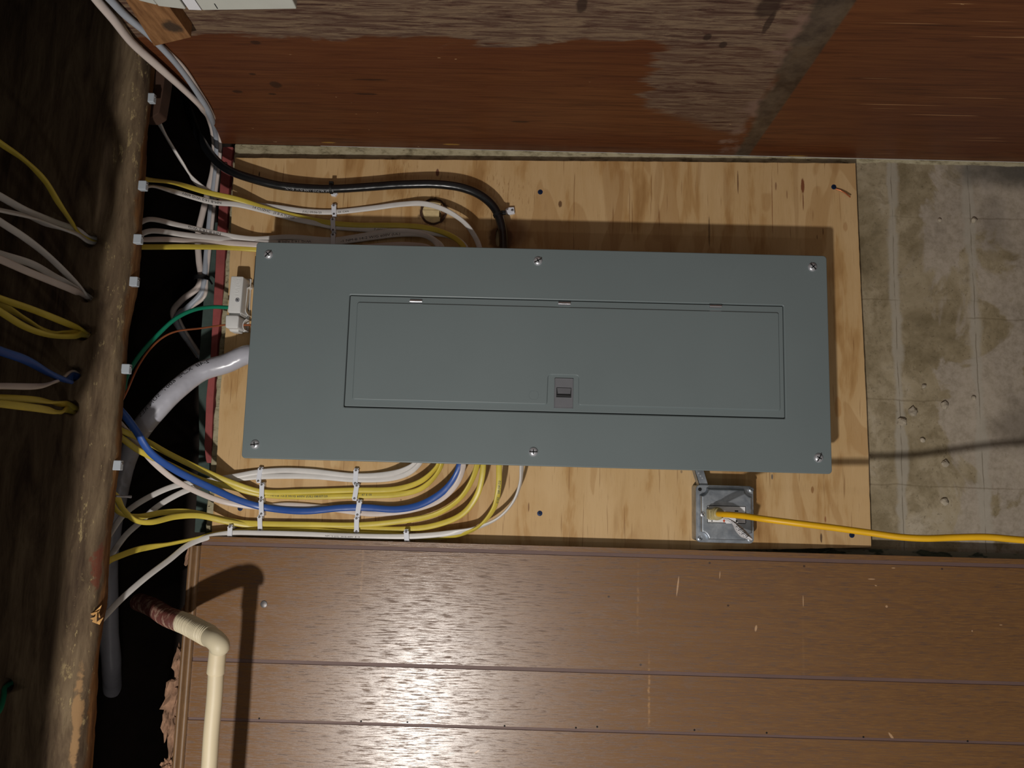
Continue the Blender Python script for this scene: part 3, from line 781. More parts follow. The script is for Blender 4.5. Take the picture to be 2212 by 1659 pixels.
cov = mb.build('cover', M['grey'], panel, angle=50, wn=True)
mb = MB(); slab(inner, FY + .0028, FY + .0040, mb); mb.build('door_gap_shade', M['slot'], panel, smooth=False)  # black sheet standing in for the shade inside the door gap
for (u, v) in ((580, 550), (1162, 564), (1755, 577), (551, 960), (1152, 976), (1768, 989)):
    q = P(u, v, FY)
    screw_head((q.x, FY, q.z), .0080, M['steel'], panel, 'cover_screw', True, random.uniform(0, 3), .5)
# door: flat tray with a raised field notched round the latch
mb = MB()
dr = rrect(DX0, DX1, DZ0, DZ1, .0016, 4)
R = [[(a, FY + .0026, b) for a, b in dr], [(a, FY + .0003, b) for a, b in dr], [(a, FY - .0004, b) for a, b in inset(dr, .0008)]]
N0 = [(0.0860, 1.0855), (0.0860, 1.8168), (-0.0852, 1.8168), (-0.0852, 1.4825), (-0.0340, 1.4815), (-0.0340, 1.4305), (-0.0852, 1.4300), (-0.0852, 1.0855)]
fld = round_poly(N0, .0050, 5)
# door face as one polygon ring with the raised field on it
mb.rings(R, 0, True, False, True)
mb2 = MB()
Rf = [[(a, FY + .0004, b) for a, b in fld], [(a, FY - .0007, b) for a, b in inset(fld, .0003)], [(a, FY - .0022, b) for a, b in inset(fld, .0012)], [(a, FY - .0026, b) for a, b in inset(fld, .0022)]]
door = mb.build('door', M['grey'], panel, angle=60, wn=True)
mb2.rings(Rf, 0, True, False, True)
o = mb2.build('raised_field', M['grey'], door, angle=60, wn=True)
# stamped ring
q = P(1153, 854, FY); rr = .0083
ring = []
for i in range(40):
    a_ = 2*math.pi*i/40; ring.append((max(-.0072, min(.0072, rr*math.sin(a_))), rr*math.cos(a_)))
mb = MB(); R = []
for off, yy in ((.0004, -.0024), (0, -.0028), (-.0004, -.0024)):
    R.append([(q.x + a*(1 + off/rr), FY + yy, q.z + b*(1 + off/rr)) for a, b in ring])
mb.rings(R, 0, True, False, False); mb.build('knockout_ring', M['grey'], door)
# hinges
for (u, v) in ((899, 650), (1219, 655), (1545, 661)):
    q = P(u, v, FY)
    mb = MB()
    tube([(q.x - .0008, FY - .0004, q.z - .0105), (q.x - .0008, FY - .0004, q.z + .0105)], .0034, mb, 16)
    mb.build('hinge', M['bright'], panel)
    mb = MB(); mb.box((q.x - .0095, FY - .0009, q.z - .010), (q.x - .0085, FY + .0003, q.z + .010)); mb.build('hinge_leaf', M['bright'], panel, smooth=False)
# latch
q0 = P(1197, 815, FY); q1 = P(1238, 882, FY)
lx0, lx1, lz0, lz1 = -.0905, -.0385, 1.4385, 1.4712
mb = MB()
lt = rrect(lx0, lx1, lz0, lz1, .0006, 2)
mb.rings([[(a, FY - .0004, b) for a, b in lt], [(a, FY - .0022, b) for a, b in inset(lt, .0006)], [(a, FY - .0022, b) for a, b in inset(lt, .0014)], [(a, FY - .0006, b) for a, b in inset(lt, .0034)]], 0, True, False, False)
latch = mb.build('latch', M['latch'], door, angle=25)
inl = inset(lt, .0034); xs = [a for a, b in inl]; zs = [b for a, b in inl]
ix0, ix1, iz0, iz1 = min(xs), max(xs), min(zs), max(zs)
hx0, hx1, hz0, hz1 = ix0 + .0175, ix0 + .0345, iz0 + .0022, iz1 - .0022
mb = MB()
for (a0, a1, b0, b1) in ((ix0, hx0, iz0, iz1), (hx1, ix1, iz0, iz1), (hx0, hx1, iz0, hz0), (hx0, hx1, hz1, iz1)):
    mb.add([(a0, FY - .0019, b0), (a1, FY - .0019, b0), (a1, FY - .0019, b1), (a0, FY - .0019, b1), (a0, FY - .0003, b0), (a1, FY - .0003, b0), (a1, FY - .0003, b1), (a0, FY - .0003, b1)],
           [(0,1,2,3),(7,6,5,4),(0,4,5,1),(1,5,6,2),(2,6,7,3),(3,7,4,0)])
mb.build('latch_plate', M['latch'], latch, smooth=False)
mb = MB(); mb.box((hx0, FY - .0009, hz0), (hx1, FY - .0005, hz1)); mb.build('latch_slot', M['latchdark'], latch, smooth=False)
mb = MB()
xm = hx0 + .0065
mb.add([(hx1 - .0008, FY - .0019, hz0 + .0006), (hx1 - .0008, FY - .0019, hz1 - .0012), (xm, FY - .0040, hz0 + .0018), (xm, FY - .0040, hz1 - .0026), (hx1 - .0008, FY - .0006, hz0 + .0006), (hx1 - .0008, FY - .0006, hz1 - .0012), (xm, FY - .0006, hz0 + .0018), (xm, FY - .0006, hz1 - .0026)],
       [(0,2,3,1),(4,5,7,6),(0,1,5,4),(2,6,7,3),(0,4,6,2),(1,3,7,5)])
mb.build('latch_slide', M['latch'], latch, smooth=False, bevel=.0003)
mb = MB(); tube([(hx0 + .0032, FY - .0010, hz0 + .0008), (hx0 + .0032, FY - .0010, hz1 - .0008)], .0014, mb, 12); mb.build('latch_bar', M['latchdark'], latch)
# black label tab on the enclosure's upper end
a = P(546, 552, -.09); b = P(546, 622, -.09)
mb = MB(); slab(round_poly([(a.x, 1.990), (a.x, 1.9985+.0075), (b.x + .004, 1.9985+.0075), (b.x, 1.9985+.0045), (b.x, 1.990)], .001), -.088, -.045, mb); mb.build('end_bracket', M['dark'], panel, smooth=False)

# ================================================================== CABLES
def resample(pts, step=0.005):
    n = len(pts); out = []
    for i in range(n - 1):
        p0 = pts[max(i-1, 0)]; p1 = pts[i]; p2 = pts[i+1]; p3 = pts[min(i+2, n-1)]
        d = (p2[0] - p1[0]).length; k = max(2, int(d/step))
        # centripetal-ish knots
        t0 = 0.0; t1 = t0 + max(1e-5, (p1[0]-p0[0]).length)**.5; t2 = t1 + max(1e-5, d)**.5; t3 = t2 + max(1e-5, (p3[0]-p2[0]).length)**.5
        for j in range(k):
            t = t1 + (t2 - t1)*j/k
            def L(a, b, ta, tb): return a*((tb-t)/(tb-ta)) + b*((t-ta)/(tb-ta)) if tb - ta > 1e-9 else a
            P0, P1, P2, P3 = p0[0], p1[0], p2[0], p3[0]
            if (P1-P0).length < 1e-6: P0 = P1 - (P2-P1)*.5
            if (P3-P2).length < 1e-6: P3 = P2 + (P2-P1)*.5
            ta1 = max(1e-5, (P1-P0).length)**.5; T0 = t1 - ta1; T3 = t2 + max(1e-5, (P3-P2).length)**.5
            A1 = L(P0, P1, T0, t1); A2 = L(P1, P2, t1, t2); A3 = L(P2, P3, t2, T3)
            B1 = L(A1, A2, T0, t2); B2 = L(A2, A3, t1, T3)
            C = L(B1, B2, t1, t2)
            s = j/k; s = s*s*(3-2*s)
            out.append((C, p1[1]*(1-s) + p2[1]*s))
    out.append(pts[-1])
    return out
CABLES = {}
def cable(key, pts, mat, a=.0051, b=.0023, name='electrical_cable', label='', cat='cable', group=None, ex=2.6, n=16, step=.005, wob=0.0, parent=None, radfn=None):
    cp = []
    for q in pts:
        if q[0] == 'w': cp.append((Vector(q[1:4]), q[4] if len(q) > 4 else 0.0))
        else: cp.append((P(q[0], q[1], q[2]), math.radians(q[3]) if len(q) > 3 else 0.0))
    if pts[0][0] != 'w' and pts[0][0] <= 0.5 and parent is None:
        cp.insert(0, (cp[0][0] + (cp[0][0] - cp[1][0]).normalized()*.10, cp[0][1]))
    rs = resample(cp, step)
    R = []; frames = []; prev = None; N0_ = Vector((0, -1, 0)); L = 0
    for i, (p, tw) in enumerate(rs):
        t = (rs[min(i+1, len(rs)-1)][0] - rs[max(i-1, 0)][0]).normalized()
        k = (1 - abs(t.dot(N0_)))**0.5
        nn = N0_ - t*N0_.dot(t)
        nn = nn.normalized()*k if nn.length > 1e-4 else Vector((0,0,0))
        if prev is not None: nn = nn*0.5 + (prev - t*prev.dot(t))*0.5
        elif nn.length < .1: nn = t.orthogonal()
        nn.normalize(); prev = nn.copy()
        w = t.cross(nn).normalized()
        if abs(tw) > 1e-4:
            q = Matrix.Rotation(tw, 3, t); n2 = q @ nn; w2 = q @ w
        else: n2, w2 = nn, w
        if i: L += (p - rs[i-1][0]).length
        sc_ = radfn(L) if radfn else 1.0
        if wob: p = p + w2*noise.noise(Vector((L*14, len(pts), 1)))*wob + n2*noise.noise(Vector((L*14, len(pts), 7)))*wob
        frames.append((p, t, w2, n2, L, sc_))
        ring = []
        for j in range(n):
            th = 2*math.pi*j/n; c_, s_ = math.cos(th), math.sin(th)
            ring.append(p + w2*(math.copysign(abs(c_)**(2/ex), c_)*a*sc_) + n2*(math.copysign(abs(s_)**(2/ex), s_)*b*sc_))
        R.append(ring)
    mb = MB(); mb.rings(R)
    o = mb.build(name, mat, parent, angle=70)
    if label: tag(o, label, cat, group)
    CABLES[key] = (o, frames, a, b, ex)
    return o
def cable_text(key, txt, uv, size, mat, lateral=0.0, flip=False, squash=1.0):
    o, fr, a, b, ex = CABLES[key]
    # find arclength nearest the pixel
    best = None
    for f in fr:
        d = f[0] - CAM; w_ = d.dot(fw); u = W/2 + F*d.dot(rt)/w_; v = H/2 + F*d.dot(dn)/w_
        e = (u-uv[0])**2 + (v-uv[1])**2
        if best is None or e < best[0]: best = (e, f[4])
    s0 = best[1]
    cu = bpy.data.curves.new('t', 'FONT'); cu.body = txt; cu.size = size; cu.align_y = 'CENTER'; cu.resolution_u = 2
    to = bpy.data.objects.new('t', cu); COL.objects.link(to)
    dg = bpy.context.evaluated_depsgraph_get(); dg.update()
    me = bpy.data.meshes.new_from_object(to.evaluated_get(dg)); bpy.data.objects.remove(to); bpy.data.curves.remove(cu)
    wid = max((v.co.x for v in me.vertices), default=0)
    # direction of travel on screen
    f0, f1 = fr[len(fr)//2], fr[min(len(fr)//2+3, len(fr)-1)]
    Ls = [f[4] for f in fr]
    import bisect
    for v in me.vertices:
        x, y = v.co.x*squash, v.co.y
        if flip: s = s0 + (wid*squash - x); yy = -y
        else: s = s0 + x; yy = y
        i = min(max(bisect.bisect(Ls, s) - 1, 0), len(fr) - 2)
        t = (s - Ls[i]) / max(1e-9, Ls[i+1] - Ls[i]); t = max(0, min(1, t))
        A, B = fr[i], fr[i+1]
        p = A[0].lerp(B[0], t); w2 = A[2].lerp(B[2], t).normalized(); n2 = A[3].lerp(B[3], t).normalized(); sc_ = A[5]
        up = w2 if w2.x > 0 else -w2
        if abs(w2.x) < .3: up = w2 if w2.z < 0 else -w2
        lat = yy + lateral
        q = max(-.97, min(.97, lat/(a*sc_)))
        side = n2 if n2.y < 0 else -n2
        h = b*sc_*(1 - abs(q)**ex)**(1/ex) + .00025
        v.co = p + up*lat + side*h
    me.materials.append(mat)
    t_ = bpy.data.objects.new('printed_text', me); link(t_, o)
    pw_ = parent_world(o)
    for v in me.vertices: v.co = v.co - pw_
    return t_

grpT = 'cables crossing the board above the panel in the photo'
WH, YE, PW = M['white'], M['yellow'], M['pinkwhite']
c = cable
c('T1', [(322, 232, -.17), (339, 258, -.15, 30), (361, 298, -.12, 60), (393, 350, -.09, 60), (407, 372, -.075, 80), (423, 393, -.06, 30), (461, 420, -.035), (520, 437, -.016), (600, 448, -.008), (660, 456, -.005), (720, 458, -.004), (800, 450, -.005), (870, 441, -.010), (915, 440, -.016, 20), (958, 452, -.024, 45), (1000, 478, -.032, 55), (1024, 508, -.040, 30), (1037, 540, -.048), ('w', .16, -.05, P(1040, 545, -.05).z)],
  WH, label='white cable arching over the knot hole, outermost of the upper bundle', group=None)
c('T2', [('w', .235, -.205, 2.205), (285, 376, -.198), (306, 385, -.18), (380, 396, -.10), (445, 415, -.055), (515, 431, -.03), (564, 447, -.018), (614, 461, -.010), (671, 474, -.006), (719, 482, -.0075), (766, 486, -.007), (861, 487, -.009), (915, 491, -.013), (960, 503, -.022), (990, 520, -.035), (1003, 540, -.05), ('w', .16, -.052, P(1004, 545, -.05).z)],
  YE, label='yellow cable beside the printed white one under the upper middle staple')
c('T3', [('w', .205, -.205, 2.205), (282, 420, -.198), (301, 412, -.18), (325, 402, -.15), (380, 415, -.10), (461, 437, -.05), (513, 442, -.03), (577, 457, -.016), (640, 474, -.010), (690, 484, -.006), (719, 490, -.0045), (814, 497, -.006), (925, 503, -.012), (975, 511, -.022, 20), (1000, 527, -.036, 30), (1008, 542, -.05), ('w', .16, -.052, P(1009, 545, -.05).z)],
  WH, label='white cable with grey print, just under the yellow one at the upper middle staple')
c('T4', [(0, 424, -.42), (54, 454, -.38), (122, 481, -.31), (168, 498, -.275), (193, 516, -.25), (240, 510, -.205), (294, 486, -.155), (320, 474, -.14), (393, 488, -.085), (461, 503, -.045), (545, 516, -.016), (624, 512, -.006), (719, 518, -.0045), (766, 512, -.006), (845, 499, -.010), (899, 502, -.016), (930, 515, -.028, 30), (948, 536, -.046), ('w', .16, -.05, P(950, 545, -.05).z)],
  WH, label='white cable entering the topmost joist hole, highest of its pale pair')
c('T5', [(0, 454, -.43), (54, 466, -.39), (108, 487, -.33), (163, 504, -.285), (195, 522, -.25), (240, 520, -.205), (298, 508, -.155), (325, 499, -.14), (407, 508, -.085), (515, 519, -.022), (577, 524, -.012), (650, 524, -.006), (719, 524, -.0045), (800, 514, -.007), (870, 506, -.011), (915, 508, -.020), (940, 520, -.034, 30), (956, 538, -.05), ('w', .16, -.05, P(958, 545, -.05).z)],
  WH, label='white cable under the topmost joist hole pair, bending lowest into the panel side')
c('T6', [('w', .13, -.205, 2.205), (270, 524, -.19), (293, 519, -.155), (353, 517, -.12), (434, 521, -.06), (542, 528, -.02), (620, 532, -.012), (700, 535, -.008), (780, 534, -.008), (840, 529, -.010), (890, 529, -.016), (930, 538, -.03), ('w', .16, -.045, P(945, 548, -.04).z)],
  PW, label='pinkish white cable running along the upper edge of the grey panel cover')
c('T7', [(0, 309, -.44, 40), (54, 347, -.41, 60), (95, 388, -.38, 30), (127, 439, -.34), (152, 476, -.30), (168, 500, -.275, 30), (192, 519, -.25), (235, 528, -.205), (292, 533, -.155), (407, 533, -.085), (500, 535, -.03), (560, 539, -.012), (650, 543, -.008), (760, 545, -.010), ('w', .17, -.03, 1.74)],
  YE, label='yellow cable looping into the topmost joist hole and along the panel edge')
# cables that reach the joist from the bay in front
c('L4', [(0, 479, -.43), (54, 514, -.39), (108, 557, -.34), (163, 612, -.285), (186, 640, -.25), ('w', .045, -.19, 2.215)], WH, label='white cable slanting into the second joist hole, upper of three')
c('L5', [(0, 549, -.42, 20), (68, 570, -.375, 10), (122, 600, -.32, -30), (150, 615, -.295, 30), (184, 636, -.25), ('w', .052, -.19, 2.21)], WH, label='white cable with a scuffed edge entering the second joist hole')
c('L6', [(0, 560, -.435), (54, 584, -.40), (122, 612, -.34), (160, 628, -.30), (181, 640, -.25), ('w', .038, -.19, 2.208)], PW, label='dim pinkish white cable lying behind the scuffed one at the second joist hole')
c('L7', [(0, 645, -.42, 30), (68, 668, -.37, 30), (136, 695, -.31), (178, 714, -.25), ('w', -.01, -.19, 2.21)], YE, label='thin yellow cable, upper one entering the third joist hole')
c('L8', [(0, 655, -.41), (54, 688, -.37, 40), (100, 714, -.33, 60), (140, 720, -.29), (176, 719, -.25), ('w', -.012, -.19, 2.205)], YE, label='twisted yellow cable, middle one entering the third joist hole')
c('L9', [(0, 673, -.43), (54, 706, -.39), (108, 724, -.34), (163, 726, -.275), (178, 722, -.25), ('w', -.014, -.19, 2.20)], YE, label='yellow cable sagging lowest at the third joist hole')
c('B5', [(0, 758, -.43), (54, 777, -.39), (108, 807, -.335), (148, 823, -.29), (160, 812, -.25), (215, 845, -.21), (263, 890, -.185), (293, 929, -.162), (325, 977, -.137), (380, 1016, -.100), (461, 1056, -.055), (515, 1080, -.026), (567, 1095, -.0085), (653, 1104, -.008), (738, 1097, -.009), (789, 1096, -.0088), (857, 1100, -.013), (908, 1090, -.022), (959, 1060, -.036, 10), (986, 1026, -.048, 20), (994, 1000, -.052), ('w', -.165, -.052, P(994, 990, -.05).z)],
  M['blue'], .0062, .0034, label='blue cable, the only one, curving into the underside of the panel')
c('B6', [(0, 834, -.43), (81, 834, -.37), (130, 820, -.30), (160, 806, -.25), (212, 865, -.205), (257, 913, -.165), (295, 957, -.132), (334, 1001, -.102), (380, 1038, -.072), (434, 1066, -.042), (488, 1085, -.018), (560, 1095, -.0035), (620, 1091, -.0030), (700, 1097, -.0030), (765, 1106, -.0033), (806, 1110, -.006), (891, 1101, -.014), (950, 1080, -.028), (985, 1047, -.044, 30), (999, 1016, -.052, 40), (1001, 1000, -.053), ('w', -.165, -.053, P(1001, 990, -.05).z)],
  PW, label='pinkish white cable running tucked against the blue one')
c('B3', [(0, 858, -.43), (81, 864, -.37), (130, 872, -.30), (152, 876, -.25), (210, 905, -.20), (260, 929, -.165), (312, 951, -.13), (366, 981, -.09), (434, 1014, -.052), (502, 1043, -.024), (564, 1062, -.0075), (653, 1062, -.0055), (755, 1059, -.006), (857, 1056, -.012), (908, 1040, -.026, 30), (937, 1016, -.042, 60), (948, 1000, -.05, 60), ('w', -.165, -.052, P(950, 990, -.05).z)],
  YE, label='yellow cable from the lowest joist hole, upper of its pair on the board')
c('B4', [(0, 872, -.44, 30), (81, 882, -.38, 20), (130, 890, -.31), (150, 886, -.25), (205, 915, -.20), (255, 941, -.165), (298, 972, -.14), (366, 1004, -.092), (434, 1036, -.052), (502, 1053, -.022), (564, 1068, -.0045), (653, 1073, -.0045), (769, 1071, -.0045), (857, 1068, -.010), (908, 1056, -.022, 30), (942, 1026, -.040, 60), (955, 1000, -.05, 60), ('w', -.165, -.052, P(957, 990, -.05).z)],
  YE, label='printed yellow cable between the white and blue runs, lower of its pair')
c('B1', [('w', -.42, -.12, 2.25), (222, 1180, -.12), (239, 1151, -.11), (271, 1108, -.095), (325, 1072, -.07), (380, 1049, -.045), (440, 1040, -.025), (507, 1029, -.012), (556, 1020, -.006), (610, 1016, -.005), (670, 1018, -.005), (769, 1028, -.005), (830, 1025, -.010), (870, 1016, -.024, 30), (895, 1002, -.038, 50), (903, 990, -.045, 50), ('w', -.165, -.048, P(905, 982, -.05).z)],
  WH, label='white cable, uppermost of all runs on the board below the panel')
c('B2', [('w', -.50, -.12, 2.25), (215, 1245, -.12), (228, 1219, -.11), (271, 1157, -.095), (298, 1132, -.085), (339, 1095, -.065), (380, 1070, -.048), (415, 1055, -.035), (450, 1045, -.022), (511, 1035, -.010), (556, 1030, -.005), (670, 1029, -.0042), (769, 1036, -.0045), (838, 1034, -.009), (880, 1023, -.024, 30), (905, 1003, -.040, 50), (912, 990, -.046, 50), ('w', -.165, -.048, P(914, 982, -.05).z)],
  WH, label='white cable directly beneath the uppermost run below the panel')
c('B7', [('w', -.255, -.24, 2.21), (236, 1062, -.205), (244, 1090, -.165), (260, 1109, -.14), (298, 1116, -.11), (353, 1107, -.07), (401, 1105, -.045), (461, 1117, -.022), (515, 1128, -.009), (562, 1131, -.0085), (670, 1133, -.0085), (769, 1134, -.0085), (857, 1127, -.014, 10), (942, 1110, -.026, 30), (993, 1077, -.038, 45), (1020, 1036, -.048, 40), (1031, 1002, -.052, 20), ('w', -.165, -.052, P(1033, 990, -.05).z)],
  YE, label='yellow cable below the blue run, upper one curving first into the panel')
c('B8', [('w', -.262, -.24, 2.20), (240, 1066, -.20), (266, 1100, -.16), (293, 1124, -.13), (325, 1128, -.105), (380, 1116, -.065), (430, 1114, -.04), (490, 1127, -.018), (562, 1138, -.0038), (670, 1140, -.0035), (769, 1141, -.0035), (874, 1143, -.007), (942, 1134, -.016), (999, 1110, -.030), (1030, 1070, -.042), (1042, 1026, -.050), (1044, 1002, -.052), ('w', -.165, -.052, P(1045, 990, -.05).z)],
  YE, label='wide yellow cable below the blue run, lower one of its pair')
c('B9', [('w', -.36, -.20, 2.22), (228, 1215, -.17), (241, 1208, -.15), (298, 1187, -.115), (366, 1175, -.065, 60), (420, 1164, -.035, 70), (461, 1155, -.015, 30), (520, 1148, -.009), (600, 1146, -.008), (680, 1146, -.008), (750, 1151, -.008), (850, 1156, -.008), (930, 1160, -.008), (985, 1156, -.012, 40), (1033, 1138, -.024, 70), (1067, 1097, -.040, 40), (1077, 1050, -.050), (1078, 1003, -.053), ('w', -.165, -.053, P(1078, 992, -.05).z)],
  YE, label='dated yellow cable, farthest right of the yellows entering the panel')
c('B10', [('w', -.55, -.20, 2.24), (205, 1358, -.19), (217, 1342, -.175), (258, 1298, -.15), (312, 1250, -.115), (366, 1209, -.075), (407, 1177, -.045), (448, 1161, -.026), (496, 1152, -.019), (562, 1152, -.0175), (653, 1154, -.0175), (755, 1158, -.0175), (874, 1159, -.0175), (959, 1153, -.018), (1026, 1141, -.020, 60), (1077, 1118, -.030, 80), (1109, 1083, -.040, 80), (1124, 1043, -.048, 70), (1127, 1006, -.052, 50), ('w', -.165, -.052, P(1128, 992, -.05).z)],
  WH, label='lowest white cable along the panelling edge, last to enter the panel')
c('green', [(258, 872, -.20), (268, 847, -.175), (272, 818, -.165), (298, 772, -.14), (339, 725, -.11), (380, 688, -.09), (420, 669, -.07), (461, 663, -.045), (490, 664, -.028), (502, 664, -.022)],
  M['green'], .0036, .0036, name='ground_wire', label='green insulated wire running into the white bonding block', cat='wire', ex=2, n=12)
c('copper', [(256, 880, -.20), (274, 845, -.18), (298, 792, -.15), (325, 753, -.125), (353, 728, -.105), (380, 716, -.09), (434, 709, -.055), (484, 702, -.030), (500, 701, -.024)],
  M['copper'], .0017, .0017, name='ground_wire', label='thin bare copper wire running into the white bonding block', cat='wire', ex=2, n=10)
c('svc', [('w', -.03, -.055, 1.96), (542, 766, -.055), (488, 785, -.055), (434, 803, -.065), (380, 843, -.085), (339, 886, -.095), (302, 930, -.09), (275, 985, -.055), (254, 1064, -.01), (240, 1145, .03), (234, 1213, .06), (233, 1290, .08), (236, 1370, .09), (240, 1430, .12), (242, 1475, .185), (243, 1490, .205)],
  M['greyjacket'], .0175, .0165, name='service_cable', label='thick wrinkled grey service cable entering the top of the panel', cat='cable', ex=2.1, n=32, step=.004, wob=.0012)
c('blk', [(398, 205, .06), (412, 250, .03), (436, 305, 0), (470, 350, -.022), (500, 370, -.030), (550, 388, -.030), (600, 400, -.026), (660, 406, -.022), (722, 408, -.020), (800, 403, -.022), (880, 398, -.026), (940, 398, -.028), (1000, 406, -.028), (1040, 423, -.027), (1068, 449, -.027), (1083, 485, -.030), (1088, 530, -.040), ('w', .16, -.045, P(1088, 545, -.04).z)],
  M['black'], .0082, .0074, label='thick black cable arching across the plywood into the panel', ex=2.1, n=24, wob=.0006)
# pale cables coming over the red plywood and down the cavity
def gx(u, v, X): q = PX(u, v, X); return ('w', q.x, q.y, q.z)
c('g1', [gx(190, -25, .412), gx(209, 0, .412), gx(244, 41, .412), gx(285, 92, .412), gx(339, 141, .412), gx(393, 190, .413), gx(434, 230, .414), (456, 268, .0), (464, 312, .035), (461, 366, .05), (450, 412, .055), (438, 460, .06), (428, 508, .06), (430, 563, .06), (434, 600, .06), (428, 620, .06), (393, 648, .07), (374, 678, .09), ('w', .02, .15, 2.20)],
  M['pinkwhite'], .0062, .0050, label='pale cable along the plywood edge, leftmost of the corner cables', ex=2.1)
c('g2', [gx(215, -25, .418), gx(239, 0, .418), gx(271, 33, .418), gx(325, 79, .418), gx(380, 136, .418), gx(423, 195, .418), gx(452, 244, .418), (467, 298, .02), (469, 340, .04), (464, 390, .05), (456, 450, .055), (447, 541, .058), (443, 590, .056), (436, 631, .06), (401, 668, .07), (380, 690, .09), ('w', .01, .15, 2.19)],
  M['greycable'], .0055, .0050, label='bluish grey cable beside the pale one at the plywood corner', ex=2.1)
c('g3', [gx(353, 102, .421), gx(393, 141, .421), gx(430, 196, .421), gx(456, 240, .421), (475, 296, .015), (475, 340, .03), (470, 385, .045), (462, 450, .05), (455, 520, .055), (447, 596, .058), (442, 640, .06), (415, 662, .07), (385, 678, .09), ('w', .0, .15, 2.18)],
  M['pinkwhite'], .0035, .0030, label='thinnest tan cable emerging under the wood block into the corner', ex=2.1)
c('l14', [(-40, 1580, -.36), (0, 1532, -.30), (8, 1505, -.275), (13, 1483, -.25), ('w', P(13, 1481, -.26).x, -.20, P(13, 1481, -.26).z)], M['green'], .0036, .0036, label='dim green wire entering a joist hole at the lower left corner', cat='wire', name='ground_wire', ex=2, n=12)
# unseen cable loop added in the bay in front, shaped to shade the joist face
L1 = Vector((-1.156, -1.637, 1.888)); pts = []
for (u, v) in ((252, 300), (243, 400), (240, 450), (229, 505), (214, 550), (207, 600), (206, 700), (199, 760), (184, 815), (160, 860)):
    q = P(u, v, -.262); t = (-.60 - L1.y) / (q.y - L1.y); s_ = L1 + (q - L1)*t; pts.append(('w', s_.x, s_.y, s_.z))
q0_ = Vector(pts[0][1:4]); q9 = Vector(pts[-1][1:4])
pts = [('w', q0_.x + .10, -.63, q0_.z + .06)] + pts + [('w', q9.x - .08, -.63, q9.z + .06)]
c('hang', pts, YE, .0080, .0070, label='unseen yellow cable loop added under the nearer joist to shade the joist face', ex=2.2)

# printing on the jackets
cable_text('T1', '(UL) 09/06/25', (655, 455), .0052, M['ink'], -.0022, squash=1.25)
cable_text('T1', '03  CAN', (729, 457), .0046, M['ink'], -.0018, squash=1.2)
cable_text('T3', 'NM-B 14-2 W/G 600V', (395, 417), .0062, M['ink'], 0, flip=True, squash=1.25)
cable_text('T3', '14 CUZHC   J3 B A.TUMSF', (545, 450), .0062, M['ink'], .0005, squash=1.15)
cable_text('T3', '7-000047', (810, 497), .006, M['ink'], .0, squash=1.3)
cable_text('T4', 'NM-B 14-2 W/G', (405, 490), .0062, M['ink'], 0, flip=True, squash=1.4)
cable_text('T5', 'W/G 14-2 NM-B', (600, 522), .006, M['ink'], .002, flip=True, squash=1.5)
cable_text('T5', '-1 NM-B 14-2 W/G 600V (UL)', (738, 521), .0066, M['ink'], .0005, squash=1.4)
cable_text('B4', '-1 NM-B 12-2 W/G 600V (UL) 08/07/25', (577, 1069), .0048, M['blueink'], .0005, squash=1.45)
cable_text('B4', '47 E 05', (779, 1071), .0048, M['blueink'], .0015, squash=1.3)
cable_text('B9', '0.05   08/26/25', (1076, 1087), .0058, M['blueink'], .0012, flip=False, squash=1.15)
cable_text('B10', 'NM 12 (UL)  W/G 600V  E 16', (700, 1157), .0034, M['ink'], -.0012, squash=1.5)
cable_text('svc', '2-4#  XLPE  600V  SUN RES', (460, 792), .0100, M['ink'], .0085, squash=1.2)
cable_text('blk', 'NM-B W/G 600V (UL) 06/24/25', (615, 405), .0046, M['whiteink'], -.0062, squash=1.5)

# ================================================================== CABLE STAPLES
def staple(u, v, L_, w_, lean, ytop, label, group, fade=0):
    q = P(u, v, ytop)
    e = empty('cable_staple', (q.x, 0, q.z))
    tag(e, label, 'cable staple', group)
    ca, sa = math.cos(lean), math.sin(lean)
    def T(a, b): return (q.x + a*ca - b*sa, q.z + a*sa + b*ca)
    out = []
    hl, hw = L_/2, w_/2
    for a, b in ((-hl, -hw*.35), (-hl, hw*.35), (-hl*.80, hw), (-hl*.62, hw*.86), (hl*.62, hw*.86), (hl*.80, hw), (hl, hw*.35), (hl, -hw*.35), (hl*.80, -hw), (hl*.62, -hw*.86), (-hl*.62, -hw*.86), (-hl*.80, -hw)):
        out.append(T(a, b))
    mb = MB(); slab(out, ytop, ytop + .0022, mb, chamfer=.0005)
    mb.build('strap', M['nailwhite'], e, smooth=False)
    for s in (-1, 1):
        mb = MB(); o2 = [T(s*hl*.80 + a*hw*.8, b*hw*.75) for a, b in ((-1, -1), (-1, 1), (1, 1), (1, -1))]
        slab(o2, ytop + .0023, -.0004, mb); mb.build('foot', M['nailwhite'], e, smooth=False, bevel=.0004)
        cx, cz = T(s*hl*.80, 0)
        nl = lathe((cx, ytop, cz), (0, -1, 0), [(.0021, 0), (.0020, .0008), (.0012, .0011), (.0011, .0005), (.0001, .0004)], 14).build('nail', M['darksteel'], e)
    return e
gA = 'white cable staples on the board below the panel'
gB = 'white cable staples on the board above the panel'
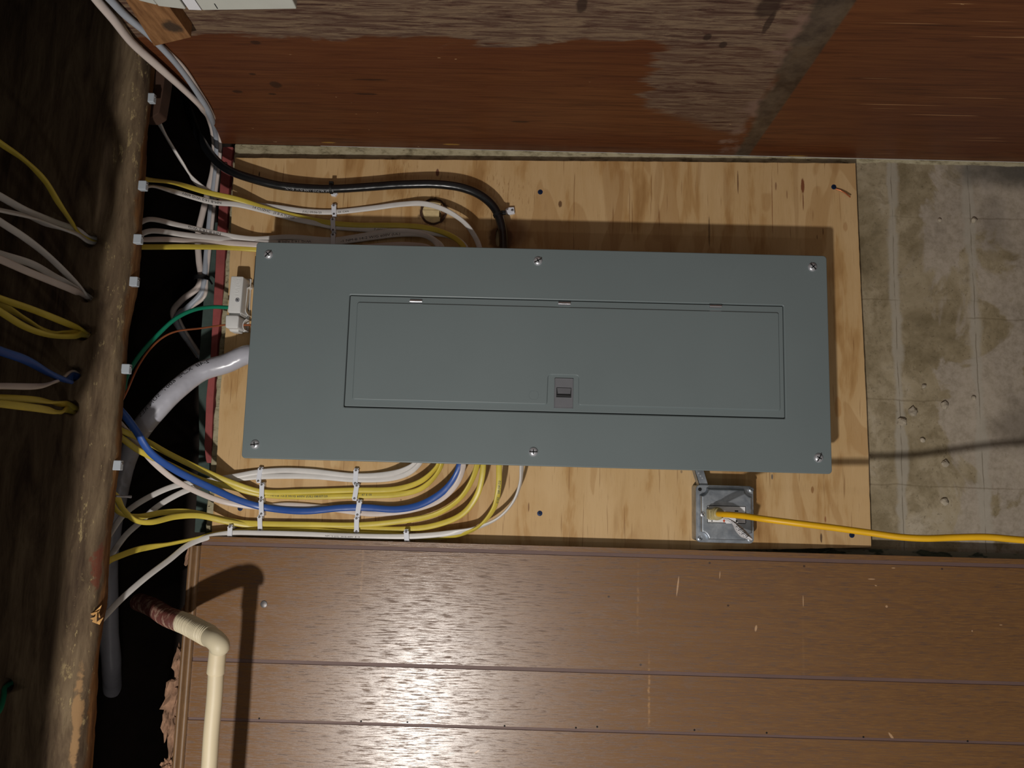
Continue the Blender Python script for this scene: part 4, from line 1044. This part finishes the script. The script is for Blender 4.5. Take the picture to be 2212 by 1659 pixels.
rows = [
 (560, 1026, 31, 9.5, -.10, -.0085, 'white staple at the left row top, holding the two white cables', gA),
 (565, 1061, 33, 9.5, .04, -.0125, 'white staple in the left row holding the printed yellow pair', gA),
 (564, 1096, 33, 9.5, .10, -.0145, 'white staple in the left row across the blue cable', gA),
 (561, 1131, 33, 9.5, .10, -.0135, 'white staple in the left row holding the lower yellow pair', gA),
 (496, 1150, 27, 9.5, .02, -.0235, 'white staple farthest left on the lowest white cable', gA),
 (768, 1030, 33, 10, -.02, -.0085, 'white staple at the right row top, holding the two white cables', gA),
 (768, 1063, 33, 10, -.12, -.0125, 'white staple in the right row holding the printed yellow pair', gA),
 (774, 1098, 33, 10, -.10, -.0145, 'white staple in the right row across the blue cable', gA),
 (770, 1134, 33, 10, .04, -.0135, 'white staple in the right row holding the lower yellow pair', gA),
 (878, 1160, 26, 10, .12, -.0225, 'white staple farthest right on the lowest white cable', gA),
 (721, 453, 24, 10, .08, -.0085, 'white staple over the single arching white cable', gB),
 (719, 485, 30, 9.5, .10, -.0120, 'white staple holding the yellow and printed white cables above the panel', gB),
 (719, 519, 32, 9.5, .05, -.0095, 'white staple half hidden behind the panel cover edge', gB)]
for (u, v, l, w_, ln, yt, lab, g) in rows:
    staple(u, v, l*.00088, w_*.00103, ln, yt, lab, g)
# clips under the joist
gC = 'pale plastic cable clips nailed under the joist'
labs = ['pale clip under the joist nearest the red plywood', 'pale clip under the joist beside the upper yellow cable', 'pale clip under the joist where the white cables emerge', 'pale clip under the joist, level with the white bonding block\'s far end',
        'pale clip under the joist above the green and copper wires', 'pale clip under the joist in front of the grey service cable']
for (u, v), lab in zip(((314, 201), (301, 396), (291, 513), (284, 606), (268, 796), (249, 1005)), labs):
    q = PZ(u, v, 2.133)
    e = empty('joist_clip', (q.x, q.y, 2.138)); tag(e, lab, 'cable clip', gC)
    mb = MB(); y_ = max(-.241, min(-.228, q.y))
    mb = MB(); mb.box((q.x - .0075, y_ - .0045, 2.1262), (q.x + .0075, y_ + .0045, 2.1386)); mb.build('strap', M['clipgrey'], e, smooth=False, bevel=.0012)
    lathe((q.x + .003, y_, 2.1262), (0, 0, -1), [(.0022, 0), (.0020, .0009), (.0001, .0011)], 12).build('nail', M['darksteel'], e)

# zip ties and mounts on the black cable
def ring_tie(key, uv, w_, th, name, label, mat):
    o, fr, a, b, ex = CABLES[key]; best = None
    for f in fr:
        d = f[0] - CAM; z_ = d.dot(fw); u = W/2 + F*d.dot(rt)/z_; v = H/2 + F*d.dot(dn)/z_
        e_ = (u-uv[0])**2 + (v-uv[1])**2
        if best is None or e_ < best[0]: best = (e_, f)
    p, t, w2, n2 = best[1][:4]
    R = []
    for s, k in ((-w_/2, .0003), (-w_/2, th), (w_/2, th), (w_/2, .0003)):
        R.append([p + t*s + w2*math.cos(2*math.pi*i/28)*(a + k) + n2*math.sin(2*math.pi*i/28)*(b + k) for i in range(28)])
    mb = MB(); mb.rings(R, 0, True, False, False)
    e = empty(name, p); tag(e, label, 'cable tie')
    mb.build('band', mat, e, angle=40)
    hd = p + w2*(a + .003) if w2.x > 0 else p - w2*(a + .003)
    m2 = MB(); m2.box(hd - Vector((.004, .003, .0042)), hd + Vector((.003, .003, .0042))); m2.build('lock_head', mat, e, smooth=False, bevel=.0008)
    return e, p
ring_tie('blk', (715, 408), .0048, .0016, 'zip_tie', 'black zip tie round the middle of the thick black cable', M['dark'])
ring_tie('blk', (1078, 463), .0050, .0014, 'zip_tie', 'black zip tie round the black cable near the panel', M['dark'])
def mount(u, v, label, ang):
    q = P(u, v, -.004); e = empty('tie_mount', (q.x, 0, q.z)); tag(e, label, 'cable tie mount', 'white screw-on tie mounts')
    ca, sa = math.cos(ang), math.sin(ang)
    o2 = [(q.x + a*ca - b*sa, q.z + a*sa + b*ca) for a, b in ((-.006, -.009), (.006, -.009), (.007, .002), (.004, .008), (-.004, .008), (-.007, .002))]
    mb = MB(); slab(o2, -.007, -.0003, mb, chamfer=.0012); mb.build('base', M['nailwhite'], e, smooth=False)
    screw_head((q.x + .001*ca, -.0071, q.z - .005*ca), .0026, M['darksteel'], e, 'screw', False)
mount(1101, 456, 'white tie mount screwed beside the black cable near the panel', 0.15)
mount(722, 415, 'white tie mount mostly hidden under the black cable above the staples', 1.4)
e = empty('zip_tie', P(435, 601, .06)); tag(e, 'black zip tie bundling the pale cables in the dark cavity', 'cable tie')
mb = MB(); cc = P(436, 601, .058)
R = []
for s, k in ((-.004, 0), (-.004, .002), (.004, .002), (.004, 0)):
    R.append([cc + Vector((s, math.sin(2*math.pi*i/24)*(.011 + k), math.cos(2*math.pi*i/24)*(.013 + k))) for i in range(24)])
mb.rings(R, 0, True, False, False); mb.build('band', M['dark'], e)
tube([cc + Vector((0, -.008, -.010)), cc + Vector((-.006, -.016, -.022)), cc + Vector((-.016, -.02, -.03))], .0018).build('tail', M['dark'], e)

# ================================================================== BONDING BLOCK
def fr_box(pts, y0, y1, r=.002, ch=.0012, mb=None):
    poly = round_poly([(P(u, v, y0).x, P(u, v, y0).z) for u, v in pts], r)
    return slab(poly, y0, y1, mb, chamfer=ch)
q = P(512, 660, -.03)
bond = empty('bonding_block', (q.x, 0, q.z)); tag(bond, 'small white plastic grounding block screwed beside the panel top', 'grounding block')
fr_box([(499, 596), (526, 597), (519, 676), (491, 675)], -.038, -.006, .003, .0016).build('body', M['bondwhite'], bond, angle=50)
fr_box([(487, 680), (516, 681), (514, 709), (486, 708)], -.041, -.010, .004, .002).build('wire_clamp', M['bondwhite'], bond, angle=50)
fr_box([(495, 676), (521, 676), (520, 682), (494, 681)], -.031, -.008, .001, .0006).build('neck', M['bondwhite'], bond, angle=50)
fr_box([(492, 706), (516, 706), (515, 717), (497, 716)], -.026, -.006, .0012, .0006).build('wire_guide', M['bondwhite'], bond, angle=50)
# base plate with a curled side wall
fr_box([(512, 600), (543, 602), (536, 718), (506, 717)], -.004, -.0003, .002, .001).build('base_plate', M['bondwhite'], bond, angle=50)
def ribbon(px, ya, yb, th, parent, mat, name):
    pts_ = [P(u, v, ya) for u, v in px]; rs_ = [p for p, _ in resample([(Vector(p), 0) for p in pts_], .002)]
    R = []
    for i, p in enumerate(rs_):
        t = (rs_[min(i+1, len(rs_)-1)] - rs_[max(i-1, 0)]).normalized(); s = Vector((t.z, 0, -t.x)).normalized()*th/2
        R.append([(p.x - s.x, ya, p.z - s.z), (p.x + s.x, ya, p.z + s.z), (p.x + s.x, yb, p.z + s.z), (p.x - s.x, yb, p.z - s.z)])
    mb = MB(); mb.rings(R); return mb.build(name, mat, parent, smooth=False)
ribbon([(541, 612), (540, 620), (535, 622), (534, 630), (532, 650), (530, 667), (532, 676), (536, 681)], -.016, -.003, .0012, bond, M['bondwhite'], 'side_wall')
ribbon([(533, 689), (528, 693), (525, 700), (525, 707), (528, 713), (533, 715)], -.020, -.004, .0012, bond, M['bondwhite'], 'wire_collar')
q = P(513, 648, -.038)
screw_head((q.x, -.038, q.z), .0042, M['steel'], bond, 'screw', True, .7, .2)
c('gec', [(524, 702, -.017), (532, 702, -.018), (545, 702, -.020), ('w', P(550, 702, -.02).x, -.020, 1.985)], M['copper'], .0021, .0021, name='ground_wire', label='thick copper wire stub between the white grounding block and the panel', cat='wire', ex=2, n=12)
# raised lettering on the body, running down the block
def flat_text(txt, size, loc, right, up, mat, parent, name='lettering', th=.0002, extr=0):
    cu = bpy.data.curves.new('t', 'FONT'); cu.body = txt; cu.size = size; cu.align_x = 'CENTER'; cu.align_y = 'CENTER'; cu.extrude = extr
    to = bpy.data.objects.new('t', cu); COL.objects.link(to)
    dg = bpy.context.evaluated_depsgraph_get(); dg.update()
    me = bpy.data.meshes.new_from_object(to.evaluated_get(dg)); bpy.data.objects.remove(to); bpy.data.curves.remove(cu)
    r_, u_ = Vector(right).normalized(), Vector(up).normalized(); n_ = r_.cross(u_)
    pw_ = parent_world(parent)
    for v in me.vertices: v.co = Vector(loc) + r_*v.co.x + u_*v.co.y + n_*v.co.z - pw_
    me.materials.append(mat); o = bpy.data.objects.new(name, me); link(o, parent); return o
mb = MB(); slab(poly_px([(536, 626), (540, 626), (537, 672), (533, 672)], -.0045), -.0045, -.0041, mb); mb.build('side_slot', M['slot'], bond, smooth=False)
q = P(514, 619, -.038)
flat_text('HATCH', .0105, (q.x, -.0381, q.z), (1, 0, -.06), (0.06, 0, 1), M['bondwhite'], bond, extr=.00022)

# ================================================================== OUTLET BOX
bx = empty('outlet_box', (P(1565, 1110, 0).x, 0, P(1565, 1110, 0).z)); tag(bx, 'square galvanised outlet box with raised cover holding a white receptacle', 'outlet box')
pf_ = [(1503, 1047), (1627, 1050), (1629, 1174), (1503, 1172)]
def PB(u, v, y=-.036): p_ = P(u, v, y); return (p_.x, p_.z)
p4 = [PB(*t) for t in pf_]
x0_ = (p4[2][0] + p4[3][0])/2; x1_ = (p4[0][0] + p4[1][0])/2; z0_ = (p4[1][1] + p4[2][1])/2; z1_ = (p4[0][1] + p4[3][1])/2
mb = MB(); slab(rrect(x0_ + .0015, x1_ - .0015, z0_ + .0015, z1_ - .0015, .004, 4), -.0345, -.0003, mb); body = mb.build('box_body', M['galv'], bx)
# cover: flange plus a raised field with scooped corners
fl_ = rrect(x0_, x1_, z0_, z1_, .008, 6)
ds = .0165
fx0, fx1, fz0, fz1 = x0_ + .0055, x1_ - .0055, z0_ + .0050, z1_ - .0060
def scoop(d, r=.0125, n=9):                      # scooped rectangle moved inwards by d; arcs keep their centres
    out = []; R_ = r + d; al = math.degrees(math.asin(d/R_))
    for cx, cz, a0 in ((fx1, fz1, 270), (fx0, fz1, 360), (fx0, fz0, 90), (fx1, fz0, 180)):
        for i in range(n + 1):
            a_ = math.radians(a0 - al - (90 - 2*al)*i/n)
            out.append((cx + R_*math.cos(a_), cz + R_*math.sin(a_)))
    return out
wx0, wx1, wz0, wz1 = -.1, 0, 0, 0
RY = -.0475
wa = PB(1528, 1092, RY); wb = PB(1611, 1131, RY)
wx1, wx0, wz1, wz0 = wa[0], wb[0] , wa[1], wb[1]
mb = MB()
mb.rings([[(a, -.0350, b) for a, b in fl_], [(a, -.0362, b) for a, b in inset(fl_, .0003)], [(a, -.0365, b) for a, b in inset(fl_, .0008)]], 0, True, True, True)
cv = mb.build('cover_plate', M['galv'], bx, angle=30, wn=True)
mb = MB()
win = rrect(wx0, wx1, wz0, wz1, .0016, 4)
R = [[(a, yy, b) for a, b in scoop(dd)] for yy, dd in ((-.0364, 0), (-.0385, .0003), (RY + .0018, .0012), (RY + .0006, .0020), (RY + .0001, .0030), (RY, .0042))]
mb.rings(R, 0, True, False, False)
mb.add(R[-1], [tuple(range(len(R[-1])))])
rc_ = mb.build('raised_cover', M['galv'], bx, angle=50, wn=True)
mb = MB(); slab(inset(win, -.0005), RY - .0001, RY + .0002, mb); mb.build('window_gap', M['slot'], bx, smooth=False)
for (u, v) in ((1623, 1058), (1512, 1163), (1620, 1165)):
    q = P(u, v, -.0366); screw_head((q.x, -.0366, q.z), .0044, M['galv'], bx, 'corner_screw', True, 1.1, .3)
q = P(1512, 1057, -.0367); cyl_mb((q.x, -.0367, q.z), (0, -1, 0), .0032, .0004, 18).build('screw_hole', M['slot'], bx)
# receptacle behind the window
rc = [(wx0 + .0004, wz0 + .0004), (wx1 - .0004, wz1 - .0004)]
mb = MB(); mb.box((wx0 + .0003, RY - .0002, wz0 + .0003), (wx1 - .0003, RY + .006, wz1 - .0003)); rec = mb.build('receptacle', M['recept'], bx, smooth=False, bevel=.0006)
def rpx(u, v): q_ = P(u, v, RY - .0004); return q_.x, q_.z
for (u, v, du, dv) in ((1591, 1104, 4, 1.4), (1538, 1125.5, 1.2, 1.3), (1591, 1126, 1.6, 2.4)):
    a, b = rpx(u, v); s_ = .00078
    mb = MB(); mb.box((a - dv*s_, RY - .0005, b - du*s_), (a + dv*s_, RY - .0001, b + du*s_)); mb.build('blade_slot', M['slot'], rec, smooth=False)
a, b = rpx(1605, 1112); cyl_mb((a, RY - .0003, b), (0, -1, 0), .0026, .0004, 16).build('ground_slot', M['slot'], rec)
for (u, v, mt, nm) in ((1581, 1106, 'recept', 'test_button'), (1574, 1127, 'recept', 'reset_button')):
    a, b = rpx(u, v); mb = MB(); slab(rrect(a - .003, a + .003, b - .005, b + .005, .001, 3), RY - .0014, RY, mb, chamfer=.0004); mb.build(nm, M[mt], rec)
a, b = rpx(1564, 1125)
mb = MB(); slab([(a + .0028, b), (a, b + .0022), (a - .0032, b), (a, b - .0022)], RY - .0008, RY, mb); o = mb.build('indicator', M['red'], rec, smooth=False); o['label'] = 'orange-red indicator'
for (u, v) in ((1518, 1111), (1620, 1114)):
    q = P(u, v, RY); screw_head((q.x, RY, q.z), .0048, M['steel'], bx, 'cover_screw', True, .6, .4)
# fixing strap from the box up behind the panel
a0, a1, b0, b1 = P(1501, 1015, -.03), P(1521, 1017, -.03), P(1511, 1046, -.03), P(1530, 1046, -.03)
mb = MB(); slab([(a0.x + .01, a0.z + .004), (a1.x + .01, a1.z + .004), (b1.x - .004, b1.z), (b0.x - .004, b0.z)], -.031, -.029, mb); st_ = mb.build('mounting_strap', M['galv'], bx, smooth=False)
mb = MB(); slab([(a0.x + .01, a0.z + .0042), (a0.x + .01, a0.z + .0032), (b0.x - .004, b0.z - .0012), (b0.x - .004, b0.z)], -.031, -.012, mb); mb.build('strap_lip', M['galv'], st_, smooth=False)
for (u, v) in ((1509, 1022), (1513, 1028), (1517, 1033)):
    q = P(u, v, -.031); cyl_mb((q.x, -.0312, q.z), (0, -1, 0), .0014, .0003, 12).build('punch_mark', M['steel'], st_)

# ================================================================== EXTENSION CORD
cordl = 'yellow extension cord plugged into the outlet box and trailing away'
pq = P(1551, 1110, -.06)
cord = empty('extension_cord', (pq.x, -.06, pq.z)); tag(cord, cordl, 'extension cord')
cable('cord', [(1552, 1110, -.078), (1562, 1111, -.090), (1580, 1112, -.104), (1610, 1115, -.125), (1650, 1121, -.147), (1720, 1130, -.166), (1800, 1140, -.178), (1880, 1151, -.190), (1945, 1160, -.202), (2000, 1163, -.212), (2060, 1161, -.219), (2130, 1160, -.227), (2180, 1164, -.235), (2240, 1170, -.243), (2330, 1185, -.25), (2420, 1200, -.25)],
      M['cord'], .0051, .0051, name='cord', parent=cord, ex=2, n=18, step=.006)
# plug
mb = MB()
pl = [PB(1530, 1099, -.062), PB(1556, 1101, -.062), PB(1560, 1106, -.062), PB(1560, 1118, -.062), PB(1553, 1123, -.062), PB(1531, 1123, -.062)]
slab(round_poly(pl, .003), -.066, RY - .0006, mb, chamfer=.003); plug_ = mb.build('plug', M['plug'], cord, angle=40)
q = P(1550, 1110, -.070)
lathe((q.x, -.062, q.z), (.02, -1, -.25), [(.0115, 0), (.0112, .004), (.0095, .0065), (.0100, .009), (.0075, .0115), (.0080, .014), (.0056, .018), (.0046, .020)], 28).build('strain_relief', M['plug'], plug_)
# printed tag wrapped on the cord
tg = [(1560, 1119), (1573, 1121), (1586, 1129), (1600, 1138), (1614, 1148), (1624, 1160), (1625, 1167), (1612, 1164), (1598, 1160), (1586, 1154), (1589, 1143), (1580, 1130)]
mb = MB()
def tagpt(u, v):
    t = (u - 1560)/65.0
    return P(u, v, -.088 + .012*math.sin(t*3.0) - .006*t)
rowsN = 16
upc = [(1560, 1118.5), (1575, 1120), (1590, 1128), (1604, 1139), (1616, 1152), (1626, 1163)]
loc_ = [(1559, 1119.5), (1572, 1124), (1583, 1133), (1588, 1146), (1600, 1160), (1624, 1168)]
def interp(l, t):
    k = min(int(t*(len(l)-1)), len(l)-2); f = t*(len(l)-1) - k
    return (l[k][0]*(1-f) + l[k+1][0]*f, l[k][1]*(1-f) + l[k+1][1]*f)
for i in range(rowsN + 1):
    pass
R = []
for i in range(rowsN + 1):
    t = i/rowsN; a, b = interp(upc, t), interp(loc_, t); ring = []
    for k in range(7):
        s = k/6; u = a[0]*(1-s) + b[0]*s; v = a[1]*(1-s) + b[1]*s
        ring.append(P(u, v, -.092 + .016*(s - .4)**2*4 - .004*t))
    back = [p + Vector((0, .0005, 0)) for p in reversed(ring)]
    R.append(ring + back)
mb.rings(R); tgo = mb.build('tag', M['paper'], cord, angle=60)
# bars of the tag's barcode
mb = MB()
for i in range(15):
    t0 = .30 + i*.040; t1 = t0 + .010 + .008*((i*7) % 3)/2
    qd = []
    for t, s in ((t0, .06), (t1, .06), (t1, .36), (t0, .36)):
        pass
    strip = []
    for s in (.05, .2, .35, .5, .62 + .1*((i*5) % 3)):
        row = []
        for t in (t0, t1):
            a, b = interp(upc, t), interp(loc_, t); u = a[0]*(1-s) + b[0]*s; v = a[1]*(1-s) + b[1]*s
            row.append(P(u, v, -.092 + .016*(s - .4)**2*4 - .004*t - .0006))
        strip.append(row)
    for k in range(len(strip) - 1):
        mb.add([strip[k][0], strip[k][1], strip[k+1][1], strip[k+1][0]], [(0, 1, 2, 3)])
mb.build('printed_bars', M['ink'], tgo, smooth=False)

# ================================================================== PVC PIPE AND HOSE
pipe = empty('drain_pipe', P(468, 1395, -.18)); tag(pipe, 'cream plastic pipe standing off the panelling with a ribbed hose end', 'pipe')
pp_ = [P(u, v, -.18) for u, v in ((471, 1400), (468, 1430), (464, 1500), (457, 1580), (452, 1659), (444, 1760), (425, 2000), (400, 2300))]
tube([p for p, _ in resample([(v_, 0) for v_ in pp_], .01)], .0118, None, 28).build('rigid_pipe', M['pvc'], pipe)
sp = [P(u, v, -.18) for u, v in ((471.5, 1392), (470, 1412), (467.5, 1436), (466, 1453), (465.5, 1456))]
tube(sp, [.0130, .0128, .0131, .0133, .0124], None, 28).build('coupling', M['pvc'], pipe)
hp = [(300, 1300, .12), (330, 1312, .05), (362, 1332, -.035), (385, 1341, -.085), (405, 1349, -.115), (430, 1362, -.15), (452, 1374, -.175), (466, 1384, -.188), (474, 1394, -.19), (474, 1402, -.186)]
rs_ = resample([(P(*t), 0) for t in hp], .0007)
rs_ = [p for p, _ in rs_]; L_ = 0; rad = []; tot = sum((rs_[i+1]-rs_[i]).length for i in range(len(rs_)-1))
for i, p in enumerate(rs_):
    if i: L_ += (p - rs_[i-1]).length
    smooth_end = max(0.0, min(1.0, (tot - L_ - .034)/.006))
    rad.append(.0150 + smooth_end*.0016*math.sin(L_*2*math.pi/.0046) - (0.001 if L_ > tot - .004 else 0))
tube(rs_, rad, None, 28).build('corrugated_hose', M['hose'], pipe, angle=80)

# ================================================================== WOOD BLOCK + CREAM BOX on the red plywood
XB = .402
q = [PX(u, v, XB) for u, v in ((262, -14), (333, 100), (413, 81), (340, -20))]
mb = MB(); R = []
for X_ in (XB, .4236):
    R.append([(X_, p.y, p.z) for p in q])
mb.rings(R)
o = mb.build('wood_block', M['blockgrain'], smooth=False, bevel=.0008); tag(o, 'stained brown wood block fixed on the red plywood beside the joist', 'wood block')
cb = empty('cream_junction_box', (.40, -.45, 1.95)); tag(cb, 'pale cream metal box cut off by the top edge of the photo', 'box')
XC = .350
e_ = [PX(u, v, XC) for u, v in ((436, 24), (640, 20))]
def cbox(u0, u1, v0, v1, X_, mat, name, parent=None, depth=.423, bev=.0015):
    a = PX(u0, v0, X_); b = PX(u1, v1, X_)
    y1_ = (a.y + b.y)/2
    mb = MB(); mb.add([(X_, a.y, a.z), (X_, b.y, b.z), (X_, -.62, b.z), (X_, -.62, a.z), (depth, a.y, a.z), (depth, b.y, b.z), (depth, -.62, b.z), (depth, -.62, a.z)],
                      [(0,1,2,3),(7,6,5,4),(0,4,5,1),(1,5,6,2),(2,6,7,3),(3,7,4,0)])
    return mb.build(name, mat, parent or cb, smooth=False, bevel=bev)
cbox(437, 641, 23, 20, XC, M['cover'], 'cover')
cbox(408, 435.5, 21, 22, XC + .006, M['paper'], 'paper_label', bev=0)
cbox(342, 402, 14, 21, XC + .004, M['cover'], 'end_cap')
cbox(300, 340, 2, 12, XC + .010, M['cover'], 'end_flange')
a = PX(462, 8, XC - .0003); b = PX(469, 19, XC - .0003)
mb = MB(); mb.add([(XC - .0003, a.y, a.z), (XC - .0003, a.y, a.z - .0012), (XC - .0003, b.y, b.z - .0012), (XC - .0003, b.y, b.z), (XC + .001, a.y, a.z), (XC + .001, a.y, a.z - .0012), (XC + .001, b.y, b.z - .0012), (XC + .001, b.y, b.z)],
                  [(0,1,2,3),(7,6,5,4),(0,4,5,1),(1,5,6,2),(2,6,7,3),(3,7,4,0)])
mb.build('slot', M['slot'], cb, smooth=False)
